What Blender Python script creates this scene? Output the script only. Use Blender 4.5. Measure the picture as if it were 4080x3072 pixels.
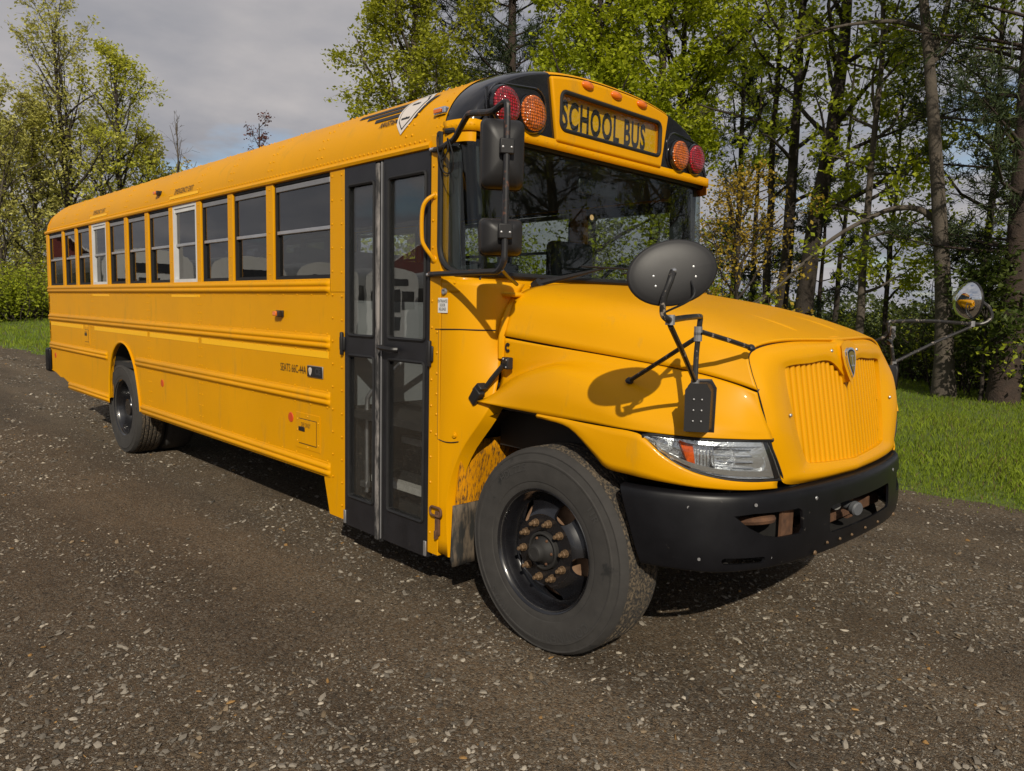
import bpy, bmesh, math, random
import numpy as np
from mathutils import Vector, Matrix
pi = math.pi
sc = bpy.context.scene
for o in list(bpy.data.objects): bpy.data.objects.remove(o, do_unlink=True)
COL = sc.collection

# ------------------------------------------------------------------ camera
CAM = np.array([2.4572, -2.6019, 1.7192])
YAW, PIT, ROL, FPX = 2.3680, -0.1033, 0.0224, 2953.2
fw = np.array([math.cos(YAW)*math.cos(PIT), math.sin(YAW)*math.cos(PIT), math.sin(PIT)])
rt = np.array([math.sin(YAW), -math.cos(YAW), 0.0]); up = np.cross(rt, fw)
c_, s_ = math.cos(ROL), math.sin(ROL)
rt, up = c_*rt+s_*up, -s_*rt+c_*up
cd = bpy.data.cameras.new('camera'); cam = bpy.data.objects.new('camera', cd); COL.objects.link(cam)
cd.sensor_fit = 'HORIZONTAL'; cd.sensor_width = 36; cd.lens = FPX/4080*36; cd.clip_start = .05; cd.clip_end = 3000
cam.matrix_world = Matrix(((rt[0], up[0], -fw[0], CAM[0]), (rt[1], up[1], -fw[1], CAM[1]), (rt[2], up[2], -fw[2], CAM[2]), (0, 0, 0, 1)))
sc.camera = cam

# ------------------------------------------------------------------ sky and sun
SUNDIR = np.array([-2.0, 1.743, -1.72]); SUNDIR /= np.linalg.norm(SUNDIR)
to_sun = -SUNDIR
sun_el = math.asin(to_sun[2]); sun_az = math.atan2(to_sun[0], to_sun[1])
w = bpy.data.worlds.new('World'); sc.world = w; w.use_nodes = True
nt = w.node_tree; nt.nodes.clear()
def N(nt, t, **k):
    n = nt.nodes.new(t)
    for a, b in k.items():
        if a.startswith('i_'): n.inputs[int(a[2:]) if a[2:].isdigit() else a[2:]].default_value = b
        else: setattr(n, a, b)
    return n
def L(nt, a, b): nt.links.new(a, b)
out = N(nt, 'ShaderNodeOutputWorld'); bg = N(nt, 'ShaderNodeBackground'); bg.inputs[1].default_value = .1
sky = N(nt, 'ShaderNodeTexSky', sky_type='NISHITA'); sky.sun_disc = False
sky.sun_elevation = sun_el; sky.sun_rotation = sun_az; sky.air_density = 1.0; sky.dust_density = 1.0; sky.ozone_density = 1.2
tc = N(nt, 'ShaderNodeTexCoord')
sep = N(nt, 'ShaderNodeSeparateXYZ'); L(nt, tc.outputs['Generated'], sep.inputs[0])
# project the direction on a flat cloud layer so that clouds flatten towards the horizon
zc = N(nt, 'ShaderNodeMath', operation='MAXIMUM'); zc.inputs[1].default_value = .0; L(nt, sep.outputs[2], zc.inputs[0])
za = N(nt, 'ShaderNodeMath', operation='ADD'); za.inputs[1].default_value = .16; L(nt, zc.outputs[0], za.inputs[0])
dx = N(nt, 'ShaderNodeMath', operation='DIVIDE'); L(nt, sep.outputs[0], dx.inputs[0]); L(nt, za.outputs[0], dx.inputs[1])
dy = N(nt, 'ShaderNodeMath', operation='DIVIDE'); L(nt, sep.outputs[1], dy.inputs[0]); L(nt, za.outputs[0], dy.inputs[1])
cmb = N(nt, 'ShaderNodeCombineXYZ'); L(nt, dx.outputs[0], cmb.inputs[0]); L(nt, dy.outputs[0], cmb.inputs[1]); cmb.inputs[2].default_value = 3.7
n1 = N(nt, 'ShaderNodeTexNoise', i_Scale=1.15, i_Detail=7.0, i_Roughness=.52); L(nt, cmb.outputs[0], n1.inputs['Vector'])
n2 = N(nt, 'ShaderNodeTexNoise', i_Scale=1.5, i_Detail=6.0, i_Roughness=.52); 
mp = N(nt, 'ShaderNodeMapping'); mp.inputs[1].default_value = (5.3, 2.1, 0); L(nt, cmb.outputs[0], mp.inputs[0]); L(nt, mp.outputs[0], n2.inputs['Vector'])
r1 = N(nt, 'ShaderNodeValToRGB'); L(nt, n1.outputs[0], r1.inputs[0])
r1.color_ramp.elements[0].position = .30; r1.color_ramp.elements[0].color = (0, 0, 0, 1)
r1.color_ramp.elements[1].position = .42; r1.color_ramp.elements[1].color = (1, 1, 1, 1)
r2 = N(nt, 'ShaderNodeValToRGB'); L(nt, n2.outputs[0], r2.inputs[0])
r2.color_ramp.elements[0].position = .3; r2.color_ramp.elements[0].color = (2.15, 2.35, 2.85, 1)
r2.color_ramp.elements[1].position = .7; r2.color_ramp.elements[1].color = (5.0, 4.75, 4.75, 1)
mx = N(nt, 'ShaderNodeMix', data_type='RGBA'); L(nt, r1.outputs[0], mx.inputs[0]); L(nt, sky.outputs[0], mx.inputs[6]); L(nt, r2.outputs[0], mx.inputs[7])
L(nt, mx.outputs[2], bg.inputs[0]); L(nt, bg.outputs[0], out.inputs[0])
ld = bpy.data.lights.new('sun', 'SUN'); ld.energy = 3.7; ld.angle = math.radians(.55); ld.color = (1, .915, .77)
sun = bpy.data.objects.new('sun', ld); COL.objects.link(sun)
sun.rotation_euler = Vector(SUNDIR).to_track_quat('-Z', 'Y').to_euler(); sun.location = (20, -17, 17)
vs = sc.view_settings; vs.view_transform = 'Standard'; vs.look = 'None'; vs.exposure = 0.0; vs.gamma = 1; vs.use_curve_mapping = False
try:
    sc.cycles.max_bounces = 6; sc.cycles.transparent_max_bounces = 20; sc.cycles.glossy_bounces = 4; sc.cycles.caustics_reflective = False; sc.cycles.caustics_refractive = False
except Exception: pass

# ------------------------------------------------------------------ materials
MATS = {}
def mat(name, col, rough=.5, metal=0.0, spec=.5, coat=0.0, coat_rough=.08, var=None, bump=None, dirt=None, trans=0.0, emit=None, col2=None, streak=None):
    """var=(scale, amount) value noise; bump=(scale, strength, dist); dirt=(scale, lo, hi, colour); streak like dirt but stretched in z"""
    m = bpy.data.materials.new(name); m.use_nodes = True; t = m.node_tree
    b = t.nodes['Principled BSDF']
    b.inputs['Base Color'].default_value = (*col, 1); b.inputs['Roughness'].default_value = rough; b.inputs['Metallic'].default_value = metal
    b.inputs['Specular IOR Level'].default_value = spec; b.inputs['Coat Weight'].default_value = coat; b.inputs['Coat Roughness'].default_value = coat_rough
    co = N(t, 'ShaderNodeTexCoord'); geo = N(t, 'ShaderNodeNewGeometry')
    src = None
    if var:
        n = N(t, 'ShaderNodeTexNoise', i_Scale=var[0], i_Detail=6.0, i_Roughness=.6); L(t, geo.outputs['Position'], n.inputs['Vector'])
        mp = N(t, 'ShaderNodeMapRange'); mp.inputs[1].default_value = .25; mp.inputs[2].default_value = .75; L(t, n.outputs[0], mp.inputs[0])
        mixn = N(t, 'ShaderNodeMix', data_type='RGBA'); L(t, mp.outputs[0], mixn.inputs[0])
        a = col2 if col2 else tuple(max(0, c*(1-var[1])) for c in col)
        mixn.inputs[6].default_value = (*a, 1); mixn.inputs[7].default_value = (*[c*(1+(0 if col2 else var[1])) for c in col], 1)
        src = mixn.outputs[2]
        mr = N(t, 'ShaderNodeMapRange'); mr.inputs[3].default_value = max(.02, rough-.07); mr.inputs[4].default_value = min(1, rough+.1); L(t, n.outputs[0], mr.inputs[0]); L(t, mr.outputs[0], b.inputs['Roughness'])
    for dd, st in ((dirt, False), (streak, True)):
        if not dd: continue
        n = N(t, 'ShaderNodeTexNoise', i_Scale=dd[0], i_Detail=10.0, i_Roughness=.68)
        if st:
            mpp = N(t, 'ShaderNodeMapping'); mpp.inputs[3].default_value = (1, 1, .22); L(t, geo.outputs['Position'], mpp.inputs[0]); L(t, mpp.outputs[0], n.inputs['Vector'])
        else: L(t, geo.outputs['Position'], n.inputs['Vector'])
        mp = N(t, 'ShaderNodeMapRange'); mp.inputs[1].default_value = dd[1]; mp.inputs[2].default_value = dd[2]; L(t, n.outputs[0], mp.inputs[0])
        mixn = N(t, 'ShaderNodeMix', data_type='RGBA'); L(t, mp.outputs[0], mixn.inputs[0])
        if src: L(t, src, mixn.inputs[6])
        else: mixn.inputs[6].default_value = (*col, 1)
        mixn.inputs[7].default_value = (*dd[3], 1); src = mixn.outputs[2]
    if src: L(t, src, b.inputs['Base Color'])
    if bump:
        n = N(t, 'ShaderNodeTexNoise', i_Scale=bump[0], i_Detail=5.0, i_Roughness=.6); L(t, geo.outputs['Position'], n.inputs['Vector'])
        bp = N(t, 'ShaderNodeBump', i_Strength=bump[1], i_Distance=bump[2]); L(t, n.outputs[0], bp.inputs['Height']); L(t, bp.outputs[0], b.inputs['Normal'])
    if emit: b.inputs['Emission Color'].default_value = (*emit[0], 1); b.inputs['Emission Strength'].default_value = emit[1]
    MATS[name] = m; return m
def glass(name, tint, rough=0.0, ior=1.5, drops=0.0):
    m = bpy.data.materials.new(name); m.use_nodes = True; t = m.node_tree; t.nodes.clear()
    o = N(t, 'ShaderNodeOutputMaterial'); mix = N(t, 'ShaderNodeMixShader'); tr = N(t, 'ShaderNodeBsdfTransparent'); gl = N(t, 'ShaderNodeBsdfAnisotropic' if False else 'ShaderNodeBsdfGlossy')
    tr.inputs[0].default_value = (*tint, 1); gl.inputs['Roughness'].default_value = rough
    fr = N(t, 'ShaderNodeFresnel'); geo = N(t, 'ShaderNodeNewGeometry')
    ir = N(t, 'ShaderNodeMapRange'); ir.inputs[3].default_value = ior; ir.inputs[4].default_value = 1/ior; L(t, geo.outputs['Backfacing'], ir.inputs[0]); L(t, ir.outputs[0], fr.inputs[0])   # thin sheet: same reflectance on both faces
    n = N(t, 'ShaderNodeTexNoise', i_Scale=3.5, i_Detail=2.0); L(t, geo.outputs['Position'], n.inputs['Vector'])
    bp = N(t, 'ShaderNodeBump', i_Strength=.03, i_Distance=.015); L(t, n.outputs[0], bp.inputs['Height']); L(t, bp.outputs[0], gl.inputs['Normal'])
    last = mix.outputs[0]
    L(t, fr.outputs[0], mix.inputs[0]); L(t, tr.outputs[0], mix.inputs[1]); L(t, gl.outputs[0], mix.inputs[2])
    if drops:   # dust and dried water spots
        v = N(t, 'ShaderNodeTexVoronoi', i_Scale=95.0); L(t, geo.outputs['Position'], v.inputs['Vector'])
        ls = N(t, 'ShaderNodeMath', operation='LESS_THAN'); ls.inputs[1].default_value = .16; L(t, v.outputs['Distance'], ls.inputs[0])
        n3 = N(t, 'ShaderNodeTexNoise', i_Scale=6.0, i_Detail=4.0); L(t, geo.outputs['Position'], n3.inputs['Vector'])
        mr = N(t, 'ShaderNodeMapRange'); mr.inputs[1].default_value = .4; mr.inputs[2].default_value = .75; mr.inputs[4].default_value = drops; L(t, n3.outputs[0], mr.inputs[0])
        mu = N(t, 'ShaderNodeMath', operation='MULTIPLY'); L(t, ls.outputs[0], mu.inputs[0]); L(t, mr.outputs[0], mu.inputs[1])
        ad = N(t, 'ShaderNodeMath', operation='ADD'); ad.inputs[1].default_value = drops*.04; L(t, mu.outputs[0], ad.inputs[0])
        df = N(t, 'ShaderNodeBsdfDiffuse'); df.inputs[0].default_value = (.34, .33, .31, 1)
        m2 = N(t, 'ShaderNodeMixShader'); L(t, ad.outputs[0], m2.inputs[0]); L(t, mix.outputs[0], m2.inputs[1]); L(t, df.outputs[0], m2.inputs[2]); last = m2.outputs[0]
    L(t, last, o.inputs[0]); MATS[name] = m; return m
def vcol(name, rough=.85, bump=None, trans=0.0, mul=1.0, spec=.3):
    """material that reads the mesh's own piece-by-piece colour attribute"""
    m = bpy.data.materials.new(name); m.use_nodes = True; t = m.node_tree; b = t.nodes['Principled BSDF']
    a = N(t, 'ShaderNodeAttribute', attribute_name='Col'); b.inputs['Roughness'].default_value = rough; b.inputs['Specular IOR Level'].default_value = spec
    L(t, a.outputs[0], b.inputs['Base Color'])
    if trans:
        o = t.nodes['Material Output']; tl = N(t, 'ShaderNodeBsdfTranslucent'); L(t, a.outputs[0], tl.inputs[0])
        ms = N(t, 'ShaderNodeMixShader'); ms.inputs[0].default_value = trans; L(t, b.outputs[0], ms.inputs[1]); L(t, tl.outputs[0], ms.inputs[2]); L(t, ms.outputs[0], o.inputs[0])
    if bump:
        geo = N(t, 'ShaderNodeNewGeometry'); n = N(t, 'ShaderNodeTexNoise', i_Scale=bump[0], i_Detail=4.0); L(t, geo.outputs['Position'], n.inputs['Vector'])
        bp = N(t, 'ShaderNodeBump', i_Strength=bump[1], i_Distance=bump[2]); L(t, n.outputs[0], bp.inputs['Height']); L(t, bp.outputs[0], b.inputs['Normal'])
    MATS[name] = m; return m

YEL = mat('bus_yellow_paint', (.705, .318, .0), .44, spec=.14, coat=.03, coat_rough=.15, var=(1.6, .06), dirt=(48, .66, .74, (.34, .19, .03)), streak=(7, .56, .82, (.46, .25, .03)))
YELC = mat('cowl_yellow_paint', (.715, .325, .0), .40, spec=.18, coat=.07, coat_rough=.08, var=(1.3, .05), dirt=(70, .69, .75, (.36, .20, .03)), streak=(9, .60, .9, (.50, .27, .03)))
YELD = mat('muddy_yellow_paint', (.62, .25, .0), .6, spec=.2, var=(2, .08), streak=(70, .47, .62, (.05, .034, .018)))
TAPE = mat('reflective_yellow_tape', (.98, .52, .01), .4, spec=.2)
BLK = mat('black_paint', (.012, .012, .014), .38, coat=.2, var=(5, .3))
BLKG = mat('black_gloss_paint', (.006, .006, .008), .2, coat=.9, coat_rough=.06)
DOORB = mat('black_door_aluminium', (.014, .014, .017), .42, var=(7, .35), dirt=(26, .6, .8, (.04, .038, .035)))
GASK = mat('rubber_gasket', (.010, .010, .011), .6, var=(20, .3))
WORN = mat('worn_rubber_seal', (.025, .025, .026), .75, streak=(14, .42, .58, (.26, .24, .23)))
PLAS = mat('black_textured_plastic', (.018, .0175, .0185), .44, spec=.35, bump=(420, .15, .001), var=(4, .2))
BUMP = mat('black_bumper_paint', (.0065, .0065, .008), .34, spec=.22, var=(6, .3), dirt=(30, .66, .74, (.09, .08, .07)))
CHR = mat('chrome', (.85, .86, .88), .06, metal=1)
ALU = mat('brushed_aluminium', (.62, .62, .63), .38, metal=.9, var=(8, .12))
ALUD = mat('dull_window_aluminium', (.35, .35, .36), .45, metal=.7, var=(6, .15))
WHT = mat('white_window_frame', (.62, .62, .62), .45, var=(6, .1))
RUST = mat('rusty_steel', (.16, .075, .035), .85, var=(22, .4), col2=(.05, .025, .015), bump=(120, .4, .002))
RUSTB = mat('brass_rust_nut', (.20, .13, .07), .62, metal=.3, var=(60, .4), col2=(.12, .07, .035))
DRUM = mat('rusty_brake_drum', (.42, .26, .16), .85, var=(18, .3), col2=(.2, .11, .06))
RIM = mat('black_wheel_paint', (.009, .009, .011), .26, coat=.5, var=(12, .3), dirt=(22, .66, .8, (.07, .05, .035)))
TYRE = mat('dirty_tyre_rubber', (.047, .044, .041), .88, var=(14, .4), col2=(.030, .028, .026), dirt=(5, .60, .66, (.014, .014, .014)), bump=(90, .25, .002))
TREAD = mat('muddy_tyre_tread', (.028, .026, .024), .95, dirt=(70, .46, .58, (.15, .115, .075)), bump=(70, .7, .006))
UND = mat('dark_chassis', (.018, .017, .016), .7, var=(9, .4))
INT = mat('interior_grey_panel', (.30, .32, .33), .6, var=(4, .1))
SEAT = mat('seat_vinyl', (.035, .04, .05), .5, var=(6, .2))
STEP = mat('white_step_edge', (.62, .60, .56), .5, var=(30, .2), bump=(160, .6, .003))
DARKP = mat('dark_rubber_floor', (.022, .022, .022), .75, var=(18, .3))
DASH = mat('dash_grey', (.05, .055, .06), .6)
REDL = mat('red_lamp_lens', (.46, .003, .018), .12, coat=1, coat_rough=.03)
AMBL = mat('amber_lamp_lens', (.80, .17, .004), .14, coat=1, coat_rough=.03)
for m in (REDL, AMBL):
    t = m.node_tree; b = t.nodes['Principled BSDF']; geo = N(t, 'ShaderNodeNewGeometry')
    v = N(t, 'ShaderNodeTexVoronoi', i_Scale=62.0, feature='F1'); v.inputs['Randomness'].default_value = .25; L(t, geo.outputs['Position'], v.inputs['Vector'])
    bp = N(t, 'ShaderNodeBump', i_Strength=1.0, i_Distance=.012); L(t, v.outputs['Distance'], bp.inputs['Height']); L(t, bp.outputs[0], b.inputs['Normal'])
    base = tuple(b.inputs['Base Color'].default_value)[:3]
    mp = N(t, 'ShaderNodeMapRange'); mp.inputs[1].default_value = .15; mp.inputs[2].default_value = .75; L(t, v.outputs['Distance'], mp.inputs[0])
    mi = N(t, 'ShaderNodeMix', data_type='RGBA'); L(t, mp.outputs[0], mi.inputs[0]); mi.inputs[6].default_value = (*base, 1); mi.inputs[7].default_value = (*[c*.12 for c in base], 1); L(t, mi.outputs[2], b.inputs['Base Color'])
AMBS = mat('amber_marker_plastic', (.75, .16, .005), .2, coat=.8)
REDS = mat('red_reflector', (.62, .07, .012), .3, coat=.3)
LETT = mat('black_decal', (.012, .012, .012), .5)
LETW = mat('white_decal', (.66, .60, .55), .45)
SIGNY = mat('sign_yellow', (.80, .47, .0), .4, spec=.2)
REFL = mat('satin_reflector', (.92, .93, .95), .2, metal=.82, bump=(60, .35, .01))
GLS = glass('tinted_side_glass', (.34, .35, .355), drops=.2, ior=2.1)
GLF = glass('light_side_glass', (.80, .82, .81), drops=.1)
GLD = glass('door_glass', (.86, .87, .87), drops=.4, ior=1.75)
GLW = glass('windshield_glass', (.76, .80, .785), drops=.04)
GLC = glass('clear_lens', (.94, .95, .95))
GLR = glass('sign_glass', (.93, .93, .92), drops=.15)
MIRR = mat('mirror_glass', (.8, .82, .84), .015, metal=1)
PLATEW = mat('white_label', (.75, .75, .73), .5)

# ------------------------------------------------------------------ mesh helpers
class MB:
    def __init__(s): s.v = []; s.f = []; s.m = []
    def add(s, V, F, mi=0):
        o = len(s.v); s.v += [tuple(map(float, p)) for p in V]; s.f += [tuple(i+o for i in f) for f in F]; s.m += [mi]*len(F); return s
    def box(s, x0, x1, y0, y1, z0, z1, mi=0):
        V = [(x, y, z) for x in (x0, x1) for y in (y0, y1) for z in (z0, z1)]
        return s.add(V, [(0, 1, 3, 2), (4, 6, 7, 5), (0, 4, 5, 1), (2, 3, 7, 6), (0, 2, 6, 4), (1, 5, 7, 3)], mi)
    def obox(s, c, ax, ay, az, mi=0):
        c, ax, ay, az = map(lambda q: np.array(q, float), (c, ax, ay, az))
        V = [c+i*ax+j*ay+k*az for i in (-1, 1) for j in (-1, 1) for k in (-1, 1)]
        return s.add(V, [(0, 1, 3, 2), (4, 6, 7, 5), (0, 4, 5, 1), (2, 3, 7, 6), (0, 2, 6, 4), (1, 5, 7, 3)], mi)
    def prism(s, poly, fn0, fn1, mi=0):
        n = len(poly); V = [fn0(*p) for p in poly]+[fn1(*p) for p in poly]
        return s.add(V, [tuple(range(n)), tuple(range(2*n-1, n-1, -1))]+[(i, n+i, n+(i+1) % n, (i+1) % n)[::-1] for i in range(n)], mi)
    def grid(s, P, mi=0, flip=False):
        n, m = len(P), len(P[0]); V = [p for r in P for p in r]
        F = [(i*m+j, i*m+j+1, (i+1)*m+j+1, (i+1)*m+j) for i in range(n-1) for j in range(m-1)]
        if flip: F = [f[::-1] for f in F]
        return s.add(V, F, mi)
    def tube(s, pts, r, n=8, cap=True, mi=0):
        P = np.array(pts, float); k = len(P); R = np.full(k, r) if np.isscalar(r) else np.array(r)
        T = np.gradient(P, axis=0); T /= np.linalg.norm(T, axis=1)[:, None]+1e-12
        a = np.array([0, 0, 1.0]) if abs(T[0][2]) < .9 else np.array([1.0, 0, 0])
        u = np.cross(T[0], a); u /= np.linalg.norm(u); V = []
        for i in range(k):
            u = u-T[i]*(u@T[i]); u /= np.linalg.norm(u)+1e-12; w_ = np.cross(T[i], u)
            for j in range(n):
                q = 2*pi*j/n; V.append(P[i]+R[i]*(math.cos(q)*u+math.sin(q)*w_))
        F = [(i*n+j, i*n+(j+1) % n, (i+1)*n+(j+1) % n, (i+1)*n+j) for i in range(k-1) for j in range(n)]
        if cap: F += [tuple(range(n))[::-1], tuple((k-1)*n+j for j in range(n))]
        return s.add(V, F, mi)
    def lathe(s, prof, c, axis=(0, -1, 0), n=48, mi=0, a0=0.0, a1=2*pi):
        """prof = [(radius, offset along axis)], open profile"""
        ax = np.array(axis, float); ax /= np.linalg.norm(ax); h = np.array([0, 0, 1.0]) if abs(ax[2]) < .9 else np.array([1.0, 0, 0])
        u = np.cross(h, ax); u /= np.linalg.norm(u); w_ = np.cross(ax, u); c = np.array(c, float); k = len(prof); full = abs(a1-a0-2*pi) < 1e-6
        V = []; m = n if full else n+1
        for j in range(m):
            q = a0+(a1-a0)*j/n
            for r, o in prof: V.append(c+ax*o+r*(math.cos(q)*u+math.sin(q)*w_))
        F = []
        for j in range(n):
            j2 = (j+1) % m
            for i in range(k-1): F.append((j*k+i, j2*k+i, j2*k+i+1, j*k+i+1))
        return s.add(V, F, mi)
    def dome(s, c, nrm, r, h, n=8, rings=2, mi=0):
        return s.lathe([(r*math.cos(i*pi/2/rings), h*math.sin(i*pi/2/rings)) for i in range(rings)]+[(1e-4, h)], c, nrm, n, mi)
    def rivet(s, c, nrm, r=.0085, h=.006, mi=0):
        ax = np.array(nrm, float); ax /= np.linalg.norm(ax); q = np.array([0, 0, 1.0]) if abs(ax[2]) < .9 else np.array([1.0, 0, 0])
        u = np.cross(q, ax); u /= np.linalg.norm(u); w_ = np.cross(ax, u); c = np.array(c, float)
        A = [2*pi*j/6 for j in range(6)]
        V = [c+r*(math.cos(a)*u+math.sin(a)*w_) for a in A]+[c+ax*h*.8+r*.6*(math.cos(a)*u+math.sin(a)*w_) for a in A]+[c+ax*h]
        F = [(j, (j+1) % 6, 6+(j+1) % 6, 6+j) for j in range(6)]+[(6+j, 6+(j+1) % 6, 12) for j in range(6)]
        return s.add(V, F, mi)
    def build(s, name, m, parent=None, smooth=True, angle=35, bevel=0.0, seg=2, label=None, kind=None, solid=0.0):
        me = bpy.data.meshes.new(name); me.from_pydata(s.v, [], s.f); me.update()
        for x in (m if isinstance(m, (list, tuple)) else [m]): me.materials.append(x)
        if len(me.materials) > 1: me.polygons.foreach_set('material_index', s.m)
        return link(name, me, parent, smooth, angle, bevel, seg, label, kind, solid)
def link(name, me, parent=None, smooth=True, angle=35, bevel=0.0, seg=2, label=None, kind=None, solid=0.0):
    if smooth:
        me.polygons.foreach_set('use_smooth', [True]*len(me.polygons)); me.set_sharp_from_angle(angle=math.radians(angle))
    o = bpy.data.objects.new(name, me); COL.objects.link(o); o.parent = parent
    if solid: d = o.modifiers.new('solid', 'SOLIDIFY'); d.thickness = solid; d.offset = -1
    if bevel: d = o.modifiers.new('bevel', 'BEVEL'); d.width = bevel; d.segments = seg; d.limit_method = 'ANGLE'; d.angle_limit = math.radians(40); d.harden_normals = False
    if label: o['label'] = label
    if kind: o['kind'] = kind
    return o
def empty(name, loc, label=None, cat=None, group=None, parent=None):
    o = bpy.data.objects.new(name, None); COL.objects.link(o); o.location = loc; o.parent = parent; o.empty_display_size = .2
    if label: o['label'] = label
    if cat: o['category'] = cat
    if group: o['group'] = group
    return o
def cut(obj, cutters):
    """cut real openings: boolean difference, baked, the cutters removed again"""
    for q in [obj]+list(cutters):
        bm = bmesh.new(); bm.from_mesh(q.data); bmesh.ops.remove_doubles(bm, verts=bm.verts, dist=3e-4); bmesh.ops.recalc_face_normals(bm, faces=bm.faces) if q is not obj or not obj.modifiers else None; bm.to_mesh(q.data); bm.free()
    for c in cutters:
        d = obj.modifiers.new('cut', 'BOOLEAN'); d.operation = 'DIFFERENCE'; d.object = c; d.solver = 'EXACT'
    dg = bpy.context.evaluated_depsgraph_get(); dg.update(); ev = obj.evaluated_get(dg)
    me = bpy.data.meshes.new_from_object(ev); old = obj.data; obj.modifiers.clear(); obj.data = me
    for c in cutters: bpy.data.objects.remove(c, do_unlink=True)
    me.polygons.foreach_set('use_smooth', [True]*len(me.polygons)); me.set_sharp_from_angle(angle=math.radians(32))
    return obj
def cr(P, n):
    """Catmull-Rom through the points P (k,3), n samples per span"""
    P = np.array(P, float); k = len(P); E = np.vstack([2*P[0]-P[1], P, 2*P[-1]-P[-2]]); outp = []
    for i in range(k-1):
        a, b, c, d = E[i], E[i+1], E[i+2], E[i+3]
        for j in range(n):
            t = j/n; outp.append(.5*((2*b)+(-a+c)*t+(2*a-5*b+4*c-d)*t*t+(-a+3*b-3*c+d)*t**3))
    outp.append(P[-1]); return np.array(outp)
def surf(rows, nu=5, nv=5):
    R = np.array([cr(r, nu) for r in rows]); return np.array([cr(R[:, j], nv) for j in range(R.shape[1])]).transpose(1, 0, 2)
_tc = {}
def textmesh(s, size=1.0, sx=1.0, italic=0.0, bold=0.0, spacing=1.0):
    cu = bpy.data.curves.new('t', 'FONT'); cu.body = s; cu.size = size; cu.shear = italic; cu.offset = bold; cu.align_x = 'CENTER'; cu.align_y = 'CENTER'; cu.resolution_u = 3; cu.space_character = spacing
    o = bpy.data.objects.new('t', cu); COL.objects.link(o); dg = bpy.context.evaluated_depsgraph_get(); dg.update()
    me = bpy.data.meshes.new_from_object(o.evaluated_get(dg)); V = [(v.co.x*sx, v.co.y) for v in me.vertices]; F = [tuple(p.vertices) for p in me.polygons]
    bpy.data.objects.remove(o, do_unlink=True); bpy.data.curves.remove(cu); bpy.data.meshes.remove(me); return V, F
def lettering(s, size, fn, m, parent, sx=1.0, name='lettering', **k):
    V, F = textmesh(s, size, sx, **k); b = MB(); b.add([fn(*p) for p in V], F); return b.build(name, m, parent, smooth=False)
def quads(name, V, m, parent=None, col=None, kind=None, label=None, smooth=False):
    """V (n,k,3) separate k-gons as one mesh, col (n,3) a colour for each"""
    n, k, _ = V.shape; me = bpy.data.meshes.new(name); me.vertices.add(n*k); me.vertices.foreach_set('co', V.astype(np.float32).ravel())
    me.loops.add(n*k); me.loops.foreach_set('vertex_index', np.arange(n*k, dtype=np.int32)); me.polygons.add(n)
    me.polygons.foreach_set('loop_start', np.arange(0, n*k, k, dtype=np.int32)); me.polygons.foreach_set('loop_total', np.full(n, k, dtype=np.int32)); me.update(calc_edges=True)
    me.materials.append(m)
    if col is not None:
        a = me.color_attributes.new('Col', 'FLOAT_COLOR', 'POINT'); c = np.ones((n, k, 4), np.float32); c[:, :, :3] = col[:, None, :]; a.data.foreach_set('color', c.ravel())
    me.polygons.foreach_set('use_smooth', [False]*n); return link(name, me, parent, False, kind=kind, label=label)
def fmesh(name, V, F, m, parent=None, col=None, kind=None, smooth=False, label=None):
    """fast mesh from arrays: V (n,3), F (f,k) one polygon size"""
    n = len(V); f, k = F.shape; me = bpy.data.meshes.new(name); me.vertices.add(n); me.vertices.foreach_set('co', V.astype(np.float32).ravel())
    me.loops.add(f*k); me.loops.foreach_set('vertex_index', F.astype(np.int32).ravel()); me.polygons.add(f)
    me.polygons.foreach_set('loop_start', np.arange(0, f*k, k, dtype=np.int32)); me.polygons.foreach_set('loop_total', np.full(f, k, dtype=np.int32)); me.update(calc_edges=True)
    me.materials.append(m)
    if col is not None:
        a = me.color_attributes.new('Col', 'FLOAT_COLOR', 'POINT'); c = np.ones((n, 4), np.float32); c[:, :3] = col; a.data.foreach_set('color', c.ravel())
    me.polygons.foreach_set('use_smooth', [bool(smooth)]*f)
    o = bpy.data.objects.new(name, me); COL.objects.link(o); o.parent = parent
    if kind: o['kind'] = kind
    if label: o['label'] = label
    return o
# ================================================================== ground
rng = np.random.default_rng(11)
def vnoise(x, y, s, seed=0):
    """smooth value noise on arrays, 0..1"""
    x, y = np.asarray(x, float)*s, np.asarray(y, float)*s; xi, yi = np.floor(x).astype(np.int64), np.floor(y).astype(np.int64); fx, fy = x-xi, y-yi
    def h(a, b): v = np.sin((a*127.1+b*311.7+seed*74.7))*43758.5453; return v-np.floor(v)
    ux, uy = fx*fx*(3-2*fx), fy*fy*(3-2*fy)
    return (h(xi, yi)*(1-ux)+h(xi+1, yi)*ux)*(1-uy)+(h(xi, yi+1)*(1-ux)+h(xi+1, yi+1)*ux)*uy
def gedge(x): return np.interp(x, [-80, -40, -28, -22, -12, -4, 2, 40], [1.4, 2.3, 2.75, 2.95, 4.2, 5.3, 5.58, 5.7])+.36*(vnoise(x, 0*np.asarray(x), .9, 3)-.5)+.16*(vnoise(x, 0*np.asarray(x), 4, 4)-.5)
def terr(x, y):
    x, y = np.asarray(x, float), np.asarray(y, float); d = np.clip((-x-24)/60, 0, 3); g = np.clip((y-1.5)/6, 0, 1)
    return 1.35*d*np.minimum(1, d*2)*g*.9
def grough(x, y): return .014*(vnoise(x, y, 1.1, 1)-.5)+.008*(vnoise(x, y, 4.5, 2)-.5)
def fine(y): # wheel-packed bands that run along the drive
    return np.exp(-((y+.35)/.55)**2)+.7*np.exp(-((y-3.9)/.5)**2)
GRAV = bpy.data.materials.new('gravel_drive'); GRAV.use_nodes = True
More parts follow.
